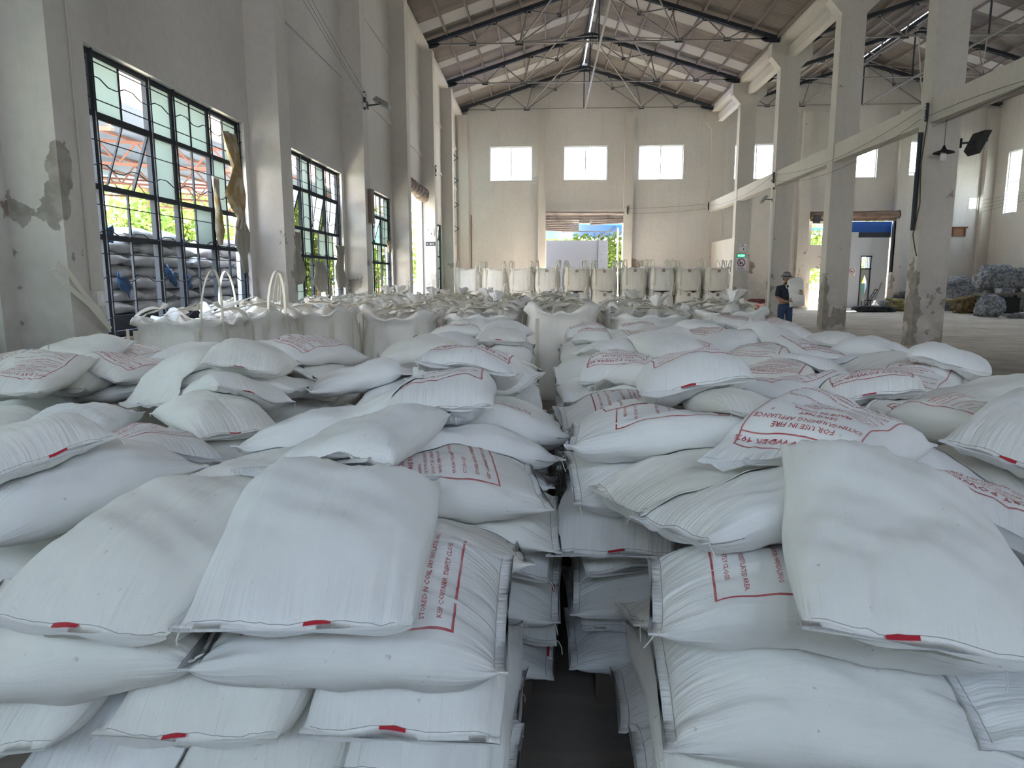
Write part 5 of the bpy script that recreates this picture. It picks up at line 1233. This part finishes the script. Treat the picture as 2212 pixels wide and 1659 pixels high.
rag('long torn ochre cloth hanging from the top right of the first window', [(10.75, 3.8), (10.85, 3.55), (10.95, 3.3), (10.9, 3.1), (10.85, 2.9), (10.95, 2.7), (11.0, 2.55), (10.95, 2.35)], .42, M_rag, 1)
rag('narrow torn strip of ochre cloth down the middle of the first window', [(10.2, 3.05), (10.22, 2.8), (10.28, 2.55), (10.25, 2.3), (10.22, 2.1)], .13, M_rag, 3)
rag('dark board and cloth wedged in the lower right of the first window', [(11.0, 2.5), (11.02, 2.3), (11.0, 2.1), (11.02, 1.9), (11.05, 1.7)], .4, M_rag2, 5)
rag('grey rag stuffed at the lower left of the second window', [(13.35, 2.5), (13.45, 2.3), (13.5, 2.1), (13.5, 1.9), (13.45, 1.7), (13.5, 1.5)], .5, M_rag2, 7); rag('grey rag stuffed at the lower right of the second window', [(16.3, 2.35), (16.35, 2.1), (16.25, 1.85), (16.35, 1.6), (16.3, 1.4)], .5, M_rag2, 9)
rag('tangled dark rag low in the middle of the second window', [(14.8, 1.95), (14.9, 1.7), (14.8, 1.5), (14.9, 1.3)], .7, M_rag2, 11); rag('yellowed rag caught on the third window', [(21.5, 2.75), (21.6, 2.55), (21.55, 2.4)], .5, M_rag, 13)
o = MB().box((-4.298, 17.05, 2.95), (-4.2, 17.3, 3.75)).build('metal_notice_box', newmat('brown_box', (.2, .15, .12), .8, .2)); tag(o, 'brown metal box on the pilaster edge by the third window', 'box')
# things at the back of the side hall
def lump(name, label, cat, c, size, mat, seed, n=3, rough=.25):
    import bmesh
    bm = bmesh.new(); bmesh.ops.create_icosphere(bm, subdivisions=n+1, radius=1)
    for v in bm.verts:
        p = v.co.copy(); k = 1+rough*(mnoise.noise(p*1.6+Vector((seed, 0, 0)))*1.4+mnoise.noise(p*4+Vector((0, seed, 0)))*.7+abs(mnoise.noise(p*9+Vector((seed, seed, 0))))*.8)
        q = Vector((math.copysign(abs(p.x)**.7, p.x), math.copysign(abs(p.y)**.7, p.y), math.copysign(abs(p.z)**.7, p.z)))*k
        v.co = Vector((q.x*size[0], q.y*size[1], max(q.z*size[2]+size[2], 0)))
    me = bpy.data.meshes.new(name); bm.to_mesh(me); bm.free(); me.materials.append(mat); me.polygons.foreach_set('use_smooth', np.ones(len(me.polygons), dtype=bool)); return tag(ob(name, me, None, c), label, cat)
def scrap_mat(name, a, b, c3, sc_=9):
    m = newmat(name, a, .8, .2); c = mix(m, noise_fac(m, sc_, 6, 'Object', lo=.42, hi=.58), a, b); c = mix(m, noise_fac(m, sc_*.5, 5, 'Object', lo=.55, hi=.62), c, c3); LK(m, c, bsdf(m).inputs['Base Color']); bump(m, noise_fac(m, sc_*1.6, 6, 'Object'), .06, .9); return m
M_bale = scrap_mat('baled_plastic_scrap', (.48, .49, .50), (.24, .25, .26), (.20, .22, .30)); M_tan = scrap_mat('tan_scrap', (.34, .26, .13), (.18, .13, .07), (.42, .34, .2)); M_tarp = scrap_mat('yellow_tarp', (.38, .33, .13), (.22, .19, .08), (.45, .42, .3), 5); M_dark = scrap_mat('dark_tarp', (.05, .05, .055), (.09, .09, .10), (.03, .03, .03), 5)
lump('plastic_bale', 'large grey bale of pressed plastic scrap by the far right corner', 'bale', (20.4, 35.6, 0), (1.1, .7, .75), M_bale, 1); lump('plastic_bale', 'upper bale of plastic scrap at the right picture edge', 'bale', (20.5, 32.6, .98), (.9, .6, .55), M_bale, 4)
lump('plastic_bale', 'bale under the upper one at the right picture edge', 'bale', (20.6, 32.6, 0), (.95, .6, .5), M_bale, 6); lump('plastic_bale', 'small crumpled bale sitting on the floor before the bales', 'bale', (18.3, 29.6, 0), (.42, .4, .42), M_bale, 8)
lump('scrap_heap', 'tan heap of shredded scrap spilling between the bales', 'heap', (19.4, 32.9, 0), (.8, .6, .38), M_tan, 3); lump('scrap_heap', 'dark brown heap of rubbish behind the nearest column', 'heap', (18.9, 36.2, 0), (1.3, .8, .42), M_dark, 12)
lump('folded_tarpaulin', 'crumpled yellow tarpaulin heap between the two near columns', 'tarpaulin', (17.3, 34.8, 0), (.85, .5, .3), M_tarp, 5); lump('dark_tarpaulin', 'black plastic sheet crumpled on the floor before the booth', 'tarpaulin', (15.6, 33.9, 0), (.8, .5, .14), M_dark, 7)
lump('white_bundle', 'whitish bundle beside the yellow tarpaulin', 'bundle', (16.35, 34.8, 0), (.35, .35, .26), M_bale, 9); lump('plastic_roll', 'flat pale plastic roll lying at the right picture edge', 'roll', (19.2, 28.6, 0), (.9, .3, .1), M_bale, 21)
r = thing('black_machine', 'dark machine with a shelf half hidden by the bales at right', 'machine', (19.0, 31.0, 0)); MB().box((0, 0, 0), (1.4, .7, .75)).build('machine_body', M_signk, r); MB().box((-.1, -.1, .85), (1.6, .8, .93)).build('machine_shelf', M_wood, r); MB().box((.05, .05, .75), (.15, .15, .85)).build('shelf_post', M_steel, r); MB().box((1.2, .05, .75), (1.3, .15, .85)).build('shelf_post', M_steel, r); MB().box((.6, .1, .93), (1.2, .5, 1.15)).build('machine_top', M_bale, r)
r = thing('folding_ladder', 'black metal frame leaning before the booth wall', 'frame', (16.05, 35.9, 0)); b = MB()
for x in (0, .45): b.bar((x, 0, 0), (x, 0, .5), .04); b.bar((x, .35, 0), (x, .35, .5), .04); b.bar((x, 0, .48), (x+.0, .35, .48), .04)
b.bar((0, 0, .48), (.45, 0, .48), .04).bar((0, .35, .48), (.45, .35, .48), .04); b.build('frame_legs', M_signk, r); b = MB().bar((.1, .3, .05), (.62, .3, 1.05), .03).bar((.22, .3, .05), (.74, .3, 1.05), .03)
for q in range(5): b.bar((.2+q*.1, .3, .25+q*.19), (.32+q*.1, .3, .25+q*.19), .025)
b.build('leaning_rails', M_signk, r)
o = MB().bar((17.3, 37.9, 0), (17.9, 38.2, 1.35), .05).build('leaning_bar', M_steel2); tag(o, 'grey bar leaning on the booth wall', 'bar')
o = MB().box((11.95, 37.0, 0), (12.6, 37.06, 1.1)).build('cardboard_sheet', newmat('cardboard', (.25, .18, .12), .9, .1)); tag(o, 'brown board standing behind the worker', 'board')
lump('red_tarpaulin', 'dark red folded tarpaulin on the floor between two far columns', 'tarpaulin', (10.6, 35.6, 0), (.9, .5, .25), scrap_mat('maroon_tarp', (.16, .05, .045), (.09, .035, .03), (.2, .1, .08), 3), 31)
# ================================================================ the worker carrying a sack
M_skin = newmat('skin', (.36, .20, .13), .55, .3); M_shirt = newmat('navy_shirt', (.035, .042, .055), .85, .15); M_jean = newmat('blue_jeans', (.05, .075, .14), .85, .15); M_hat = newmat('grey_felt_hat', (.26, .25, .235), .9, .1); M_boot = newmat('dark_shoe', (.03, .028, .026), .7, .2); M_mask = newmat('pale_rubber_mask', (.62, .66, .55), .6, .3)
PX, PYY = 6.42, 19.0
def skin_body(name, J, E, mat, parent, sub=2):
    """J: list of (x,y,z,r); E: edges"""
    me = bpy.data.meshes.new(name); me.from_pydata([j[:3] for j in J], E, []); o = ob(name, me, parent)
    o.modifiers.new('s', 'SKIN'); l = me.skin_vertices[0].data
    for i, j in enumerate(J): r = j[3]; r = r if isinstance(r, tuple) else (r, r); l[i].radius = r; l[i].use_root = (i == 0)
    m = o.modifiers.new('ss', 'SUBSURF'); m.levels = sub; m.render_levels = sub
    dg = bpy.context.evaluated_depsgraph_get(); bpy.context.view_layer.update(); dg = bpy.context.evaluated_depsgraph_get()
    nm = bpy.data.meshes.new_from_object(o.evaluated_get(dg)); o.modifiers.clear(); o.data = nm; nm.materials.clear(); nm.materials.append(mat); nm.polygons.foreach_set('use_smooth', np.ones(len(nm.polygons), dtype=bool)); return o
W = thing('person', 'worker in a grey hat, dark shirt and jeans holding a white sack', 'person', (PX, PYY, 0), .12)
# faces the viewer (-Y), looks down to his right; body
sh = 1.34
J = [(0, 0, .90, (.15, .10)), (0, 0, 1.08, (.15, .105)), (0, 0, 1.24, (.17, .115)), (0, .0, 1.36, (.13, .09)), (-.01, -.01, 1.44, (.055, .055)), (-.02, -.03, 1.50, (.055, .055)),
     (-.19, 0, sh, .068), (-.235, -.03, 1.08, .05), (-.09, -.19, .985, .037), (-.01, -.235, 1.0, .03),
     (.19, 0, sh, .068), (.28, -.03, 1.12, .05), (.26, -.2, 1.04, .037), (.235, -.27, 1.12, .03),
     (-.10, 0, .82, .095), (-.11, -.02, .47, .062), (-.12, .02, .10, .042), (-.12, -.07, .035, .038), (-.125, -.17, .03, .03),
     (.10, 0, .82, .095), (.12, -.02, .47, .062), (.14, .03, .10, .042), (.14, -.06, .035, .038), (.15, -.16, .03, .03)]
Ed = [(0, 1), (1, 2), (2, 3), (3, 4), (4, 5), (3, 6), (6, 7), (7, 8), (8, 9), (3, 10), (10, 11), (11, 12), (12, 13), (0, 14), (14, 15), (15, 16), (16, 17), (17, 18), (0, 19), (19, 20), (20, 21), (21, 22), (22, 23)]
body = skin_body('body', J, Ed, M_skin, W)
# head
import bmesh
hd = thing('head', None, None); hd.parent = W; hd.location = (-.025, -.045, 1.60); hd.rotation_euler = (.32, 0, -.25)
bm = bmesh.new(); bmesh.ops.create_uvsphere(bm, u_segments=28, v_segments=20, radius=1)
for v in bm.verts:
    x, y, z = v.co; f = max(0, -y)
    w_ = .078*(1-.18*max(0, -z)**1.2); X = x*w_; Z = z*.118; Y = y*(.098-.012*max(0, -z))
    if y < 0:
        Y -= .022*math.exp(-((x/.16)**2+((z+.12)/.16)**2)); Y += .010*math.exp(-(((abs(x)-.38)/.16)**2+((z-.1)/.12)**2)); Y -= .008*math.exp(-((x/.32)**2+((z+.48)/.1)**2)); Y -= .008*math.exp(-((x/.3)**2+((z+.85)/.15)**2)); Y -= .006*math.exp(-((x/.6)**2+((z-.28)/.1)**2))
    v.co = (X, Y, Z)
me = bpy.data.meshes.new('face'); bm.to_mesh(me); bm.free(); me.materials.append(M_skin); me.polygons.foreach_set('use_smooth', np.ones(len(me.polygons), dtype=bool)); ob('face', me, hd)
for s in (-1, 1):
    MB().lathe([(0, -.02), (.018, -.01), (.022, 0), (.018, .012), (0, .02)], 10, (0, 0, 0), 0).build('ear', M_skin, hd, True, (s*.078, .01, -.01)); MB().lathe([(0, -.004), (.008, 0), (0, .004)], 8, (0, 0, 0), 1).build('eye', M_signk, hd, True, (s*.03, -.094, .012)); MB().bar((s*.016, -.1, .03), (s*.046, -.094, .031), .006, .006).build('eyebrow', M_signk, hd)
MB().bar((-.022, -.103, -.058), (.022, -.103, -.058), .008, .006).build('mouth', newmat('lips', (.28, .1, .08), .6, .2), hd)
MB().lathe([(.079, -.05), (.088, -.02), (.092, .03), (.085, .06)], 24, (0, .014, .0)).build('hair', M_signk, hd, True)
hat = MB().lathe([(.145, .035), (.15, .045), (.105, .055), (.10, .06), (.097, .12), (.085, .15), (.05, .155), (0, .148)], 28); hat.build('hat', M_hat, hd, True, (0, .008, 0)); MB().lathe([(.1015, .058), (.1, .085)], 28, (0, .008, 0)).build('hat_band', M_steel, hd, True)
# clothes as their own closed surfaces around the body
Js = [(0, 0, .93, (.185, .135)), (0, 0, 1.08, (.178, .135)), (0, 0, 1.24, (.19, .14)), (0, .0, 1.365, (.14, .105)), (-.005, -.005, 1.425, (.075, .075)), (-.19, 0, sh, .088), (-.225, -.02, 1.17, .078), (-.23, -.03, 1.10, .076), (.19, 0, sh, .088), (.26, -.02, 1.19, .078), (.275, -.03, 1.13, .076)]
skin_body('shirt', Js, [(0, 1), (1, 2), (2, 3), (3, 4), (3, 5), (5, 6), (6, 7), (3, 8), (8, 9), (9, 10)], M_shirt, W)
Jt = [(0, 0, .90, (.185, .13)), (0, 0, .98, (.17, .125)), (-.10, 0, .80, .115), (-.112, -.02, .47, .085), (-.12, .015, .12, .075), (-.12, .01, .07, .075), (.10, 0, .80, .115), (.122, -.02, .47, .085), (.14, .025, .12, .075), (.14, .02, .07, .075)]
skin_body('jeans', Jt, [(0, 1), (0, 2), (2, 3), (3, 4), (4, 5), (0, 6), (6, 7), (7, 8), (8, 9)], M_jean, W)
for s, x in ((-1, -.12), (1, .145)): skin_body('shoe', [(x, .04, .045, .05), (x, -.05, .045, .052), (x+.003, -.14, .035, .042), (x+.004, -.19, .03, .03)], [(0, 1), (1, 2), (2, 3)], M_boot, W, 2)
# respirator hanging at the throat
r2 = MB(); n = 20
for i in range(n): a0, a1 = 2*PI*i/n, 2*PI*(i+1)/n; r2.tube([(.075*math.cos(a0), -.0, .055*math.sin(a0)), (.075*math.cos(a1), -.0, .055*math.sin(a1))], .016, 6)
o = r2.build('respirator_mask', M_mask, W, True, (-.0, -.15, 1.385)); MB().lathe([(.045, 0), (.05, .01), (.03, .03), (0, .032)], 14, (0, 0, 0), 1).build('respirator_filter', M_shirt, W, True, (0, -.16, 1.385)).rotation_euler = (0, 0, PI)
# hands: palm, four fingers and a thumb, closed on the sack
def hand(c, d, up, nrm, parent, s=1.):
    c, d, up, nrm = Vector(c), Vector(d).normalized(), Vector(up).normalized(), Vector(nrm).normalized()
    skin_body('palm', [tuple(c)+(.026,), tuple(c+d*.04)+((.036, .02),), tuple(c+d*.075)+((.036, .018),)], [(0, 1), (1, 2)], M_skin, parent)
    for i, (off, L_) in enumerate(((.034, .068), (.012, .078), (-.011, .072), (-.033, .056))):
        b = c+d*.075+up*off; J = [tuple(b)+(.010,), tuple(b+d*L_*.45-nrm*.004)+(.0095,), tuple(b+d*L_*.8-nrm*.016)+(.0085,), tuple(b+d*L_-nrm*.03)+(.0075,)]
        skin_body('finger', J, [(0, 1), (1, 2), (2, 3)], M_skin, parent, 1)
    b = c+d*.02+up*.03; skin_body('thumb', [tuple(b)+(.012,), tuple(b+up*.03+d*.02)+(.011,), tuple(b+up*.045+d*.05-nrm*.012)+(.009,)], [(0, 1), (1, 2)], M_skin, parent, 1)
hand((-.01, -.235, 1.0), (1, .05, .05), (0, 0, 1), (0, -1, 0), W); hand((.30, -.27, 1.16), (-.25, -.25, 1), (-1, 0, 0), (.2, -1, 0), W)
# the carried sack, upright against his shoulder
_hf = HF; HF = np.zeros_like(_hf); k = make_sack(0, 3, 0, L=.70, W=.40, T=.19, seed=77, nu=40, nv=44, s1=.3); HF = _hf
o = ob('woven_sack', sack_mesh(k, 'woven_sack'), None, (PX+.215, PYY-.16, 1.235)); o.rotation_euler = (PI/2, PI/2+.18, -PI/2*0+.12); o.rotation_euler = Matrix(((0, 1, 0), (0, 0, -1), (-1, 0, 0))).to_euler()
o.rotation_euler.rotate_axis('Z', PI+.14); tag(o, 'white sack held upright against the chest of the hatted worker', 'sack'); add_seam(k, o, 1)
